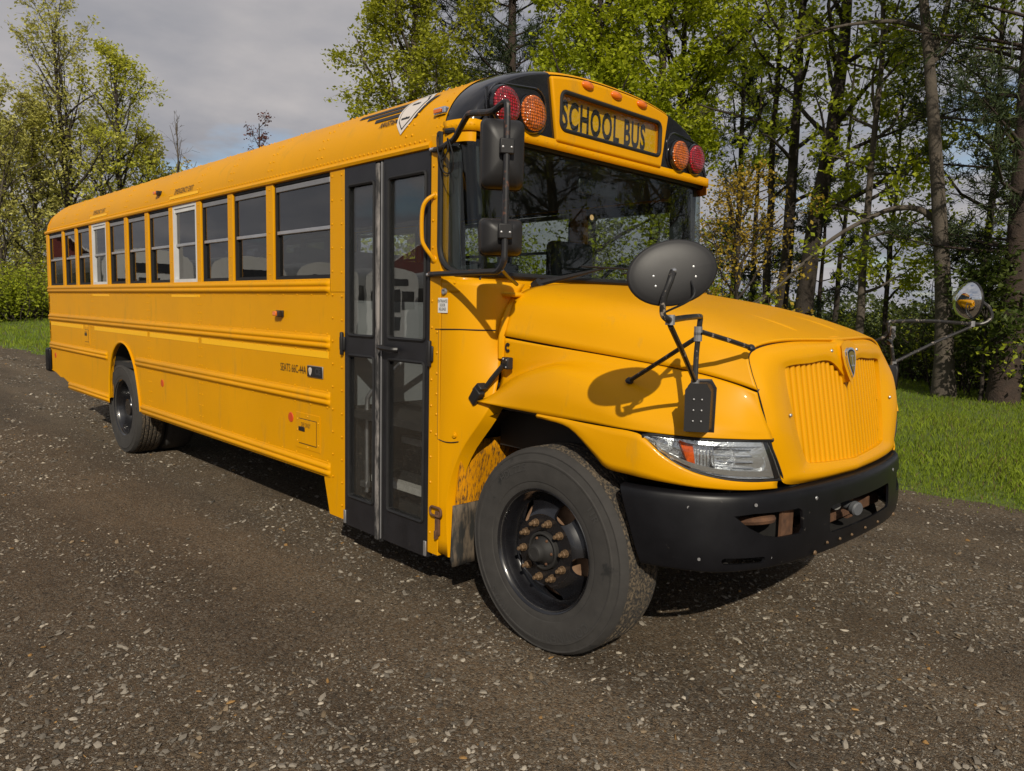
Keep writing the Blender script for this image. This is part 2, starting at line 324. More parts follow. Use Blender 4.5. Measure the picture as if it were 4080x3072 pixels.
t = GRAV.node_tree; b_ = t.nodes['Principled BSDF']; geo = N(t, 'ShaderNodeNewGeometry'); b_.inputs['Roughness'].default_value = .92; b_.inputs['Specular IOR Level'].default_value = .25
def nz(s, d=6.0, r=.6, vec=None): n = N(t, 'ShaderNodeTexNoise', i_Scale=s, i_Detail=d, i_Roughness=r); L(t, vec or geo.outputs['Position'], n.inputs['Vector']); return n.outputs[0]
def rmp(v, a, b2, c0, c1): r = N(t, 'ShaderNodeValToRGB'); r.color_ramp.elements[0].position = a; r.color_ramp.elements[1].position = b2; r.color_ramp.elements[0].color = (*c0, 1); r.color_ramp.elements[1].color = (*c1, 1); L(t, v, r.inputs[0]); return r.outputs[0]
def mixc(f, a, b2): m = N(t, 'ShaderNodeMix', data_type='RGBA'); L(t, f, m.inputs[0]); L(t, a, m.inputs[6]); L(t, b2, m.inputs[7]); return m.outputs[2]
soil = rmp(nz(1.3, 9, .72), .34, .68, (.060, .044, .028), (.180, .126, .078))
v1 = N(t, 'ShaderNodeTexVoronoi', i_Scale=85.0); L(t, geo.outputs['Position'], v1.inputs['Vector'])
v2 = N(t, 'ShaderNodeTexVoronoi', i_Scale=210.0); L(t, geo.outputs['Position'], v2.inputs['Vector'])
sp = N(t, 'ShaderNodeSeparateColor'); L(t, v1.outputs['Color'], sp.inputs[0]); sp2 = N(t, 'ShaderNodeSeparateColor'); L(t, v2.outputs['Color'], sp2.inputs[0])
peb = rmp(sp.outputs[0], .0, 1.0, (.024, .021, .017), (.25, .215, .170)); peb2 = rmp(sp2.outputs[1], .0, 1.0, (.028, .021, .014), (.225, .168, .112))
m1 = N(t, 'ShaderNodeMath', operation='GREATER_THAN'); m1.inputs[1].default_value = .52; L(t, sp.outputs[2], m1.inputs[0])
fineg = mixc(rmp(nz(2.2, 5, .6), .42, .62, (.45,)*3, (.95,)*3), soil, peb2)
mpg = N(t, 'ShaderNodeMapping'); mpg.inputs[3].default_value = (.10, 1.0, 1.0); L(t, geo.outputs['Position'], mpg.inputs[0])
trk = rmp(nz(1.25, 4, .5, mpg.outputs[0]), .32, .68, (.70, .68, .66), (1.28, 1.24, 1.16))
mm = N(t, 'ShaderNodeMix', data_type='RGBA', blend_type='MULTIPLY'); mm.inputs[0].default_value = 1.0; L(t, mixc(rmp(m1.outputs[0], 0, 1, (0, 0, 0), (.72,)*3), fineg, peb), mm.inputs[6]); L(t, trk, mm.inputs[7]); L(t, mm.outputs[2], b_.inputs['Base Color'])
hs = N(t, 'ShaderNodeMath', operation='ADD'); L(t, v1.outputs['Distance'], hs.inputs[0]); L(t, v2.outputs['Distance'], hs.inputs[1])
inv = N(t, 'ShaderNodeMath', operation='MULTIPLY'); inv.inputs[1].default_value = -1; L(t, hs.outputs[0], inv.inputs[0])
bp = N(t, 'ShaderNodeBump', i_Strength=.9, i_Distance=.008); L(t, inv.outputs[0], bp.inputs['Height']); L(t, bp.outputs[0], b_.inputs['Normal'])
SOILG = mat('grass_soil', (.12, .16, .025), .95, var=(.5, .4), col2=(.075, .115, .016), dirt=(2.2, .5, .75, (.075, .060, .032)))
# base field to the horizon
gx_ = np.unique(np.concatenate([np.linspace(-1500, -100, 12), np.linspace(-100, 40, 71), np.linspace(40, 1500, 12)])); gy_ = np.unique(np.concatenate([np.linspace(-1500, -80, 10), np.linspace(-80, 80, 65), np.linspace(80, 1500, 12)]))
X, Y_ = np.meshgrid(gx_, gy_, indexing='ij'); Z = terr(X, Y_)-.02; V = np.stack([X, Y_, Z], -1).reshape(-1, 3); n_, m_ = X.shape
I = np.arange(n_*m_).reshape(n_, m_); F = np.stack([I[:-1, :-1], I[1:, :-1], I[1:, 1:], I[:-1, 1:]], -1).reshape(-1, 4)
o = fmesh('ground', V, F, SOILG, smooth=True); o['kind'] = 'structure'
# gravel lot: a sheet with a ragged edge, finely divided near the bus
gx_ = np.unique(np.round(np.concatenate([np.linspace(-80, -16, 40), np.arange(-16, 7, .14), np.linspace(7, 40, 20)]), 3)); tt_ = np.concatenate([np.linspace(-60, -6, 20), np.arange(-5.8, 0, .14), np.linspace(0, 1, 46)[1:]])
X = np.repeat(gx_[:, None], len(tt_), 1); E_ = gedge(gx_)[:, None]; Y_ = np.where(tt_[None, :] <= 0, tt_[None, :], tt_[None, :]*E_)
Z = terr(X, Y_)+grough(X, Y_)*(np.abs(X+4) < 13); V = np.stack([X, Y_, Z], -1).reshape(-1, 3); n_, m_ = X.shape
I = np.arange(n_*m_).reshape(n_, m_); F = np.stack([I[:-1, :-1], I[1:, :-1], I[1:, 1:], I[:-1, 1:]], -1).reshape(-1, 4)
o = fmesh('gravel_lot', V, F, GRAV, smooth=True); o['kind'] = 'structure'
# loose stones
def stones(n, smin, smax, ico, name, dens_pow, rmax, seed):
    r = np.random.default_rng(seed)
    k = int(n*5.5); ang = np.clip(r.normal(0, .62, k), -1.25, 1.25)*(r.random(k) < .55)+0; ang = np.where(ang == 0, r.uniform(-.85, .85, k), ang)+YAW; d0 = 1.4 if rmax < 20 else 9.0; d = d0+(rmax-d0)*r.random(k)**dens_pow
    x, y = CAM[0]+d*np.cos(ang), CAM[1]+d*np.sin(ang)
    ok = (y < gedge(x)-.02) & (x > -34)
    mask = vnoise(x*.6, y*1.6, 1.2, 7)*.6+vnoise(x, y, 3.1, 8)*.4
    patch = np.clip((mask-.30)*2.4, .06, 1)*(1-.75*np.clip(fine(y), 0, 1))*np.clip((gedge(x)-y)/1.3, .12, 1)
    ok &= r.random(k) < patch; x, y, d = x[ok][:n], y[ok][:n], d[ok][:n]; n = len(x)
    s = smin*(smax/smin)**(r.random(n)**2.1)*(1+.03*d)
    if ico:
        g = (1+5**.5)/2; B = np.array([(-1, g, 0), (1, g, 0), (-1, -g, 0), (1, -g, 0), (0, -1, g), (0, 1, g), (0, -1, -g), (0, 1, -g), (g, 0, -1), (g, 0, 1), (-g, 0, -1), (-g, 0, 1)])/1.9
        Fb = np.array([(0, 11, 5), (0, 5, 1), (0, 1, 7), (0, 7, 10), (0, 10, 11), (1, 5, 9), (5, 11, 4), (11, 10, 2), (10, 7, 6), (7, 1, 8), (3, 9, 4), (3, 4, 2), (3, 2, 6), (3, 6, 8), (3, 8, 9), (4, 9, 5), (2, 4, 11), (6, 2, 10), (8, 6, 7), (9, 8, 1)])
    else:
        B = np.array([(1, 0, 0), (-1, 0, 0), (0, 1, 0), (0, -1, 0), (0, 0, 1), (0, 0, -1.0)]); Fb = np.array([(0, 2, 4), (2, 1, 4), (1, 3, 4), (3, 0, 4), (2, 0, 5), (1, 2, 5), (3, 1, 5), (0, 3, 5)])
    nv = len(B); P = B[None]*(1+.85*(r.random((n, nv, 3))-.5)); P *= np.stack([r.uniform(.8, 1.6, n), r.uniform(.55, 1.0, n), r.uniform(.22, .6, n)], 1)[:, None, :]
    a = r.uniform(0, 2*pi, n); tl = r.normal(0, .25, n); c, s1 = np.cos(a)[:, None], np.sin(a)[:, None]
    px_, py_, pz_ = P[..., 0], P[..., 1], P[..., 2]; pz_ = pz_+px_*tl[:, None]
    Q = np.stack([px_*c-py_*s1, px_*s1+py_*c, pz_], -1)*s[:, None, None]/2
    Q += np.stack([x, y, terr(x, y)+grough(x, y)+s*.10], -1)[:, None, :]
    u = r.random(n); base = np.where((u < .46)[:, None], np.array([.25, .23, .205]), np.where((u < .75)[:, None], np.array([.13, .12, .108]), np.where((u < .90)[:, None], np.array([.41, .38, .335]), np.where((u < .985)[:, None], np.array([.21, .165, .115]), np.array([.30, .18, .07])))))
    col = base*np.array([.90, .86, .78])*r.uniform(.55, 1.25, n)[:, None]
    Fa = (Fb[None]+(np.arange(n)*nv)[:, None, None]).reshape(-1, 3)
    o = fmesh(name, Q.reshape(-1, 3), Fa, STONE, col=np.repeat(col, nv, 0), kind='stuff'); o['category'] = 'gravel'; return o
STONE = vcol('stone', .85, bump=(140, .35, .004))
o = stones(27000, .0085, .032, True, 'gravel_stones', 1.15, 11, 5); o['label'] = 'grey and tan loose stones scattered over the drive'
o = stones(58000, .0065, .015, False, 'gravel_chips', .95, 14, 6); o['label'] = 'fine dark gravel chips between the larger stones'
o = stones(24000, .016, .045, False, 'far_gravel', .9, 30, 9); o['label'] = 'pale stones further back along the drive'
# grass
GRASS = vcol('grass_blade', .7, trans=.45)
def grass(n, area, hmin, hmax, wd, name, seed, label, pw=1.0):
    r = np.random.default_rng(seed); x, y = area(r, n); ok = y > gedge(x)+r.normal(-.04, .16, len(x)); x, y = x[ok], y[ok]; n = len(x); e = y-gedge(x)
    pt = vnoise(x, y, .7, 21)*.6+vnoise(x, y, 2.6, 22)*.4
    h = (hmin+(hmax-hmin)*r.random(n)**1.6)*(.55+.75*pt)*np.clip(.45+e*.5, .35, 1); a = r.uniform(0, 2*pi, n); ln = r.uniform(.1, .65, n)*h; w_ = wd*r.uniform(.6, 1.3, n)
    z = terr(x, y)-.01; bx, by = np.cos(a), np.sin(a); p = np.stack([x, y, z], -1); tx = np.stack([-by, bx, 0*bx], -1)*w_[:, None]; l = np.stack([bx*ln, by*ln, 0*bx], -1)
    mid = p+l*.35+np.stack([0*h, 0*h, h*.62], -1); tip = p+l+np.stack([0*h, 0*h, h], -1)
    V = np.stack([p-tx, p+tx, mid+tx*.8, tip, mid-tx*.8], 1)
    g = np.array([.165, .25, .018])*(1-pt[:, None]*.5)+np.array([.38, .43, .045])*(pt[:, None]*.6)
    dry = r.random(n) < .05; g[dry] = np.array([.24, .19, .08]); col = g*r.uniform(.6, 1.35, n)[:, None]
    o = quads(name, V, GRASS, col=col, kind='stuff'); o['label'] = label; o['category'] = 'grass'
def near_area(r, n): 
    ang = np.where(r.random(n) < .82, r.uniform(-.66, .16, n), r.uniform(-1.05, -.6, n))+YAW; d = 7.5+19*r.random(n)**1.25; return CAM[0]+d*np.cos(ang), CAM[1]+d*np.sin(ang)
def left_area(r, n):
    ang = YAW+.30+r.random(n)*.42; d = 22+46*r.random(n)**1.2; return CAM[0]+d*np.cos(ang), CAM[1]+d*np.sin(ang)
grass(120000, near_area, .035, .12, .0048, 'meadow_grass', 31, 'long bright green grass beside the front of the bus')
grass(36000, left_area, .08, .22, .014, 'verge_grass', 32, 'short green grass beyond the rear of the bus')
# ================================================================== the school bus
# bus axes: x forward, y = 0 the door side, y = 2.44 the driver's side, z up, front axle at x = 0
BW = 2.44
bus = empty('school_bus', (0, 0, 0), 'long yellow school bus with black folding door and rounded hood parked on the gravel', 'school bus')
XR, XC, XF = -9.45, -.875, -.60          # rear wall, front cap seam, front cap face
SILL, HEAD = 1.89, 2.59
def rprof(n=40, din=0.0, zin=0.0, e=2.4, z0=2.60, h=.55):
    P = []
    for i in range(n+1):
        a = pi*i/n; c, s = math.cos(a), math.sin(a)
        P.append((BW/2-math.copysign(abs(c)**(2/e), c)*(BW/2-din), z0+(h-zin)*abs(s)**(2/e)))
    return P
def roofz(y):
    d = min(1, abs(BW/2-y)/(BW/2)); return 2.60+.55*(1-d**2.4)**(1/2.4)
def roof_pt(x, z, off=.004):
    """point on the door-side roof curve at height z"""
    q = max(0, min(1, (z-2.60)/.55)); d = (1-q**2.4)**(1/2.4); y = BW/2*(1-d)
    ny, nz = -(d**1.4)/1.22, (q**1.4)/.55; k = math.hypot(ny, nz)+1e-9
    return (x, y+off*ny/k, z+off*nz/k), (0, ny/k, nz/k)
# roof shell and inner lining
st = [(XR+.26*(1-math.cos(a)), .26*(1-math.sin(a))) for a in np.linspace(0, pi/2, 8)]
xs = [(x, i, i) for x, i in st]+[(x, 0, 0) for x in np.linspace(-8.9, XC, 14)]
b = MB(); b.grid([[(x, y, z) for y, z in rprof(48, di*.55, zi)] for x, di, zi in xs])
P = rprof(48, .26*.55, .26); b.add([(XR, y, z) for y, z in P], [tuple(range(len(P)))])
roof = b.build('roof', YEL, bus, angle=50)
b = MB(); b.grid([[(x, y, z) for y, z in rprof(24, .05, .05)] for x in (XR+.08, -6, -3, XC+.1)], flip=True)
b.build('ceiling_lining', INT, roof)
# drip rail above the windows, both sides
for sgn, y0 in ((-1, 0), (1, BW)):
    b = MB(); b.prism([(0, 2.585), (.016, 2.59), (.022, 2.606), (.012, 2.622), (0, 2.63), (-.03, 2.63), (-.03, 2.585)], lambda d, z: (XR+.02, y0+sgn*d, z), lambda d, z: (XC-.01, y0+sgn*d, z)); b.build('drip_rail', YEL, bus)
# ---------- side walls
posts = [-9.405, -8.57, -7.965, -7.353, -6.711, -6.08, -5.445, -4.796, -4.143, -3.498, -2.815]
arch = lambda: [(-6.80, .60), (-6.785, .80), (-6.74, .97), (-6.66, 1.10), (-6.55, 1.195), (-6.42, 1.25), (-6.28, 1.258), (-6.14, 1.225), (-6.02, 1.15), (-5.92, 1.03), (-5.85, .88), (-5.79, .70), (-5.765, .56)]
def wall(near):
    Y = (lambda d: d) if near else (lambda d: BW-d)
    def pan(poly, name='side_panel', d0=0.0, d1=.03, m=YEL, parent=bus, bev=.003):
        b = MB(); b.prism(poly, lambda x, z: (x, Y(d0), z), lambda x, z: (x, Y(d1), z)); return b.build(name, m, parent, smooth=False, bevel=bev, seg=1)
    T = 1.80
    g = .0025
    # dented rear skirt: the lower edge is bent up behind the wheel
    pan([(-9.42, T), (-9.42, 1.0), (-9.40, .73), (-9.2, .715), (-8.95, .665), (-8.80, .672), (-8.62, .635), (-8.5, .615), (-8.2, .607), (-6.80, .595)]+arch()[1:4]+[(-6.66, 1.12), (-7.365+g*0-.0, 1.12), (-7.365, T)] if False else
        [(-9.42, T), (-9.42, 1.0), (-9.40, .73), (-9.2, .715), (-8.95, .665), (-8.80, .672), (-8.62, .635), (-8.5, .615), (-8.2, .607), (-7.368, .602), (-7.368, T)])
    pan([(-7.362, T), (-7.362, .602)]+arch()+[(-5.468, .545), (-5.468, T)])
    pan([(-5.462, T), (-5.462, .545), (-4.166, .545), (-4.166, T)])
    if near:
        pan([(-4.160, T), (-4.160, .545), (-2.042, .545), (-2.042, .521), (-1.973, .289), (-1.778, .289), (-1.778, T)])
    else:
        pan([(-4.160, T), (-4.160, .545), (-.885, .545), (-.885, T)])
    # wheel-arch lip
    A = cr([(x, Y(-.006), z) for x, z in arch()], 3); b = MB(); b.tube(A, .012, 6); b.build('wheel_arch_lip', YEL, bus)
    # wheel-house liner
    b = MB(); A2 = [(x, z) for x, z in arch()]; b.grid([[(x, Y(.02), z) for x, z in A2], [(x, Y(.75), z) for x, z in A2]]); b.build('wheel_house', UND, bus)
    # rub rails: two ribs each
    prof = [(0, 0), (-.004, .002), (-.006, .012), (-.020, .020), (-.024, .030), (-.022, .040), (-.013, .049), (-.013, .053), (-.022, .062), (-.024, .072), (-.020, .083), (-.006, .092), (-.004, .104), (0, .106)]
    xe = -1.962 if near else -.9
    for z0, segs in ((1.787, [(-9.425, xe)]), (1.410, [(-9.425, xe)]), (1.024, [(-9.42, -6.85), (-5.88, xe)]), (.537, [(-8.53, -6.83), (-5.752, xe)])):
        for xa, xb in segs:
            b = MB(); n = 2
            R = []
            for x, k in ((xa, .1), (xa+.03, 1), (xb-.035, 1), (xb-.012, .75), (xb, .05)): R.append([(x, Y(d*k), z0+z) for d, z in prof])
            b.grid(R, flip=not near); b.build('rub_rail', YEL, bus, angle=40)
    # window pillars, header and sill cap
    b = MB(); b.prism([(XR+.02, 2.585), (XR+.02, 2.60), (XC, 2.60), (XC, 2.585)], lambda x, z: (x, Y(.004), z), lambda x, z: (x, Y(.06), z)); b.build('window_header', YEL, bus, smooth=False)
    pl = posts[:]
    edges = []
    for i, x in enumerate(pl):
        w0, w1 = (.045, .045)
        if i == 0: x0, x1 = -9.425, -9.30
        else: x0, x1 = x-.05, x+.05
        if i == len(pl)-1: x0, x1 = -2.872, -2.756
        edges.append((x0, x1))
        b = MB(); b.box(x0, x1, *sorted((Y(-.004), Y(.06))), 1.885, 2.59); 
        o = b.build('window_pillar', YEL, bus, smooth=False, bevel=.006)
    if near: edges.append((-1.958, -1.775))
    else: edges.append((-1.958, -1.80))
    x0, x1 = edges[-1]
    b = MB(); b.box(x0, x1, *sorted((Y(-.004), Y(.06))), (1.80 if near else 1.885), 2.59); b.build('window_pillar', YEL, bus, smooth=False, bevel=.006)
    for i in range(len(edges)-1):
        side_window(edges[i][1], edges[i+1][0], Y, i in (3, 7), near)
def side_window(xa, xb, Y, exit_, near):
    za, zb = SILL, HEAD; zm = 2.232; fr = WHT if exit_ else GASK
    def ring(x0, x1, z0, z1, t, d0, d1, m, name, par):
        b = MB()
        for q in ((x0, x1, z0, z0+t), (x0, x1, z1-t, z1), (x0, x0+t, z0+t, z1-t), (x1-t, x1, z0+t, z1-t)): b.box(q[0], q[1], *sorted((Y(d0), Y(d1))), q[2], q[3])
        return b.build(name, m, par, smooth=False)
    f = ring(xa+.001, xb-.001, za+.001, zb-.001, .030 if exit_ else .022, -.001 if exit_ else .012, .055, fr, 'side_window', bus)
    b = MB(); b.box(xa+.023, xb-.023, *sorted((Y(.008), Y(.052))), zb-.068, zb-.031); b.build('top_rail', ALUD if not exit_ else WHT, f, smooth=False, bevel=.004)
    b = MB(); b.box(xa+.024, xb-.024, *sorted((Y(.014), Y(.050))), zm-.014, zm+.012); b.build('meeting_rail', ALU if near else ALUD, f, smooth=False, bevel=.004)
    b = MB(); b.box(xa+.024, xb-.024, *sorted((Y(.024), Y(.029))), zm+.0125, zb-.0685); b.build('pane', GLS if near else GLF, f, smooth=False)
    b = MB(); b.box(xa+.024, xb-.024, *sorted((Y(.036), Y(.041))), za+.032, zm-.0145); b.build('pane', GLS if near else GLF, f, smooth=False)
    b = MB(); b.box(xa+.03, xb-.03, *sorted((Y(.030), Y(.052))), za+.023, za+.0315); b.box(xa+.031, xa+.05, *sorted((Y(.042), Y(.052))), za+.033, zm-.015); b.build('sash_frame', GASK, f, smooth=False)
    if exit_ and near and xa > -6:
        b = MB(); b.box(xa+.06, xa+.12, .030, .031, 2.27, 2.36); b.build('paper_notice', PLATEW, f, smooth=False)
        b = MB(); b.box(xa+.06, xa+.11, .030, .0312, 2.362, 2.45); b.build('pink_notice', mat('pink_paper', (.65, .08, .12), .7), f, smooth=False)
wall(True); wall(False)
# rear wall and rear bumper
b = MB(); b.prism([(0, .74), (0, 2.6)]+[(y, z) for y, z in rprof(20, .01, .03)][1:-1]+[(BW, 2.6), (BW, .74)], lambda y, z: (XR+.04, y, z), lambda y, z: (XR+.08, y, z)); b.build('rear_wall', YEL, bus, smooth=False)
b = MB(); b.box(XR-.16, XR+.045, -.035, BW+.035, .70, 1.03); b.build('rear_bumper', BUMP, bus, bevel=.03, seg=3)
# side rivets
rv = MB()
def rline(xa, xb, z, step, d=-.001, nrm=(0, -1, 0), r=.0085):
    n = max(1, int(abs(xb-xa)/step))
    for i in range(n+1): rv.rivet((xa+(xb-xa)*i/n, d, z), nrm, r)
def vline(x, za, zb, step, d=-.001, r=.0085):
    n = max(1, int(abs(zb-za)/step))
    for i in range(n+1): rv.rivet((x, d, za+(zb-za)*i/n), (0, -1, 0), r)
for x in np.arange(-9.35, -.92, .0475):
    (p, q) = roof_pt(x, 2.643, .0); rv.rivet(p, q, .0085, .006)
rline(-9.38, -2.0, 1.783, .205); rline(-9.38, -2.0, 1.886, .105, d=-.004, r=.006)
for z in (1.405, 1.522, ): rline(-9.38, -2.0, z, .215)
for z in (1.019, 1.136): rline(-9.38, -6.9, z, .215); rline(-5.84, -2.0, z, .215)
for z in (.65, ): rline(-8.5, -6.9, z, .215); rline(-5.7, -2.0, z, .215)
for xx in (-7.365, -5.465, -4.163):
    for dx in (-.03, .03):
        vline(xx+dx, 1.55, 1.765, .07); vline(xx+dx, 1.16, 1.39, .07)
        if xx > -7: vline(xx+dx, .70, 1.0, .1)
vline(-9.385, 1.55, 1.765, .08); vline(-9.385, 1.16, 1.39, .08)
for x in (-1.925, -1.81): vline(x, .38 if x > -1.9 else .56, 2.55, .148, d=-.005)
for e in posts[1:]: vline(e+.005, 1.93, 2.55, .125, d=-.005, r=.0065)
for xx in posts[1:]+[-2.1, -1.1]:
    for dx in (-.028, .028):
        for z in np.concatenate([np.linspace(2.69, 3.0, 6), np.linspace(3.04, 3.12, 3)]):
            p, q = roof_pt(xx+dx+.012*((z*31) % 1-.5), z, .0); rv.rivet(p, q, .0085, .007)
rv.build('side_rivets', YEL, bus, angle=60, kind='stuff')
# reflective tape, red reflectors
def decal(x0, x1, z0, z1, name, m, d=-.0025, parent=bus, th=.002):
    b = MB(); b.box(x0, x1, d, d+th, z0, z1); return b.build(name, m, parent, smooth=False)
for a, c in ((-9.34, -7.80), (-7.69, -7.61), (-7.32, -5.515), (-5.44, -4.20), (-4.13, -1.985)): decal(a, c, 1.355, 1.402, 'reflective_strip', TAPE)
for a, c in ((-7.36, -6.715), (-4.82, -4.155)): decal(a, c, 1.757, 1.779, 'reflective_strip', TAPE)
for a, c in ((-7.345, -6.705), (-4.815, -4.14)):
    b = MB(); b.grid([[roof_pt(x, z, .0035)[0] for z in np.linspace(2.652, 2.676, 4)] for x in np.linspace(a, c, 3)], flip=True); b.build('reflective_strip', TAPE, bus)
for x, z in ((-9.175, .945), (-5.126, .914), (-2.518, .893)):
    b = MB(); b.lathe([(.001, .004), (.034, .004), (.038, .0)], (x, -.0005, z), (0, -1, 0), 24); b.build('side_reflector', REDS, bus)
# lettering on the side
flat = lambda cx, cz, d=-.0032: (lambda u, v: (cx+u, d, cz+v))
lettering('SEATS 66C-44A', .082, flat(-2.478, 1.252), LETT, bus, sx=.70)
for cx in (-7.02, -4.49): lettering('EMERGENCY EXIT', .068, lambda u, v, cx=cx: roof_pt(cx+u, 2.712+v, .0045)[0], LETT, bus, sx=.80)
# model badge
bd = MB(); bd.box(-2.258, -2.056, -.012, 0, 1.215, 1.29); bd = bd.build('model_badge', BLK, bus, bevel=.004)
b = MB(); b.box(-2.262, -2.052, -.008, 0, 1.211, 1.294); b.build('badge_rim', ALUD, bd, bevel=.003)
lettering('CE', .062, flat(-2.108, 1.256, -.0135), mat('badge_grey', (.09, .09, .10), .3, metal=.5), bd, sx=1.05, bold=.002)
b = MB(); sh = [(0, 1), (.62, .86), (.98, .62), (.9, .1), (.62, -.5), (0, -1), (-.62, -.5), (-.9, .1), (-.98, .62), (-.62, .86)]
SH = sh
b.prism([(-2.212+u*.022, 1.252+v*.030) for u, v in sh], lambda x, z: (x, -.0137, z), lambda x, z: (x, -.0122, z)); b.build('badge_shield', LETW, bd, smooth=False)
lettering('I', .035, flat(-2.212, 1.253, -.0142), LETT, bd)
# fuel-fill doors
def hatch(x0, x1, z0, z1, txt, ts, knob):
    b = MB(); b.box(x0, x1, -.004, 0, z0, z1); h = b.build('access_hatch', YEL, bus, smooth=False, bevel=.002)
    b = MB(); b.box(x0+.045, x1-.05, -.008, -.004, z0+.04, z1-.045); b.build('hatch_door', YEL, h, smooth=False, bevel=.002)
    b = MB(); b.box(x0+.048, x1-.044, -.0062, -.0041, z1-.046, z1-.040); b.box(x1-.051, x1-.046, -.0062, -.0041, z0+.04, z1-.046); b.box(x0+.045, x1-.044, -.0062, -.0041, z0+.035, z0+.040); b.build('hatch_gap', LETT, h, smooth=False)
    b = MB()
    for x, z in ((x0+.02, z1-.05), (x0+.02, z0+.05), (x0+.02, (z0+z1)/2), (x1-.02, z1-.05), (x1-.02, z0+.05), ((x0+x1)/2, z0+.018), ((x0+x1)/2, z1-.02)): b.rivet((x, -.004, z), (0, -1, 0), .007)
    b.build('hatch_rivets', YEL, h, kind='stuff')
    b = MB(); b.box(*knob, -.013, -.008, (z0+z1)/2-.012+.01, (z0+z1)/2+.02+.01); b.build('hatch_latch', BLK, h, bevel=.002)
    lettering(txt, ts, flat((x0+x1)/2-.02, z1-.085, -.0092), LETT, h, sx=.62)
hatch(-2.434, -2.097, .687, .945, 'DEF ONLY', .045, (-2.385, -2.30))
hatch(-7.755, -7.51, 1.165, 1.39, 'DIESEL', .055, (-7.70, -7.62))
# side lamps
def lamp_box(c, s, nrm_y=-1):
    x, y, z = c; b = MB(); b.box(x-s[0], x+s[0], y-.006, y+.012, z-s[2], z+s[2]); o = b.build('marker_lamp', BLK, bus, bevel=.004)
    b = MB(); b.box(x-s[0]*.75, x+s[0]*.35, y-s[1], y-.0062, z-s[2]*.72, z+s[2]*.72); b.build('lens', AMBS, o, bevel=.006)
    b = MB(); b.box(x+s[0]*.37, x+s[0]*.95, y-s[1]*.8, y-.0062, z-s[2]*.9, z+s[2]*.9); b.build('lamp_shroud', BLK, o, bevel=.004)
lamp_box((-2.663, -.008, 1.645), (.052, .04, .024))
lamp_box((-5.12, .012, 2.742), (.05, .045, .020))
# ---------- roof decals: stripes, shield, maker's name
def roof_strip(pts_top, pts_bot, n, name, m, par=bus, off=.004):
    b = MB(); T, B_ = np.array(pts_top), np.array(pts_bot); R = []
    for t in np.linspace(0, 1, n):
        a = T[0]+(T[1]-T[0])*t; c = B_[0]+(B_[1]-B_[0])*t; R.append([roof_pt(*(a+(c-a)*s), off)[0] for s in np.linspace(0, 1, 5)])
    b.grid(R); return b.build(name, m, par)
for i, (za, xl) in enumerate(((2.925, -1.84), (2.888, -1.69), (2.848, -1.555))):
    roof_strip([(xl, za+.013), (-1.035+.0*i-.016*i, za+.013)], [(xl+.012, za-.013), (-1.048-.016*i, za-.013)], 10, 'roof_stripe', LETT)
roof_strip([(-1.29, 2.818), (-1.085, 2.818)], [(-1.29, 2.795), (-1.10, 2.795)], 4, 'roof_stripe', LETT)
roof_strip([(-1.035, 2.938), (-1.02, 2.938)], [(-1.115, 2.80), (-1.085, 2.795)], 3, 'roof_stripe', LETT, off=.0045)
lettering('NAVISTAR', .052, lambda u, v: roof_pt(-1.375+u, 2.803+v, .005)[0], LETT, bus, sx=.66, italic=.35, bold=.001)
def shield_grid(sx, sz, cx, cz, off, name, m, par):
    R = []
    for v in np.linspace(-1, 1, 25):
        hw = np.interp(v, [-1, -.5, .1, .62, .86, 1], [.02, .6, .9, .98, .62, .45]); R.append([roof_pt(cx+u*hw*sx, cz+v*sz, off)[0] for u in np.linspace(-1, 1, 7)])
    b = MB(); b.grid(R, flip=True); return b.build(name, m, par)
shd = shield_grid(.118, .135, -1.185, 2.843, .0055, 'roof_shield', LETW, bus)
shield_grid(.098, .112, -1.185, 2.847, .0065, 'shield_line', LETT, shd)
shield_grid(.089, .102, -1.185, 2.847, .0075, 'shield_field', LETW, shd)
lettering('I', .15, lambda u, v: roof_pt(-1.185+u, 2.852+v, .009)[0], LETT, shd, sx=.75)
for dx, ww, z in ((0, .036, 2.90), (0, .040, 2.803)):
    roof_strip([(-1.185-ww, z+.006), (-1.185+ww, z+.006)], [(-1.185-ww, z-.006), (-1.185+ww, z-.006)], 3, 'letter_serif', LETT, shd, .0095)

# ---------- front cap
capA = np.linspace(0, pi/2, 9)
def capstation(a): return XC+.095+(XF-XC-.095)*math.sin(a), .075*(1-math.cos(a)), .032*(1-math.cos(a))
band = [(XC+.001, 0, 0), (XC+.094, 0, 0)]
def capprof(di, zi, n=60): return rprof(n, di, zi)
b = MB(); b.grid([[(x, y, z+.002) for y, z in capprof(-.002, -.002)] for x in (XC, XC+.095) for di, zi in ((0, 0),)], flip=True); 
cap = b.build('front_cap', YEL, bus)
ks = [capstation(a) for a in capA]
full = [[(x, y, z) for y, z in capprof(di, zi)] for x, di, zi in ks]
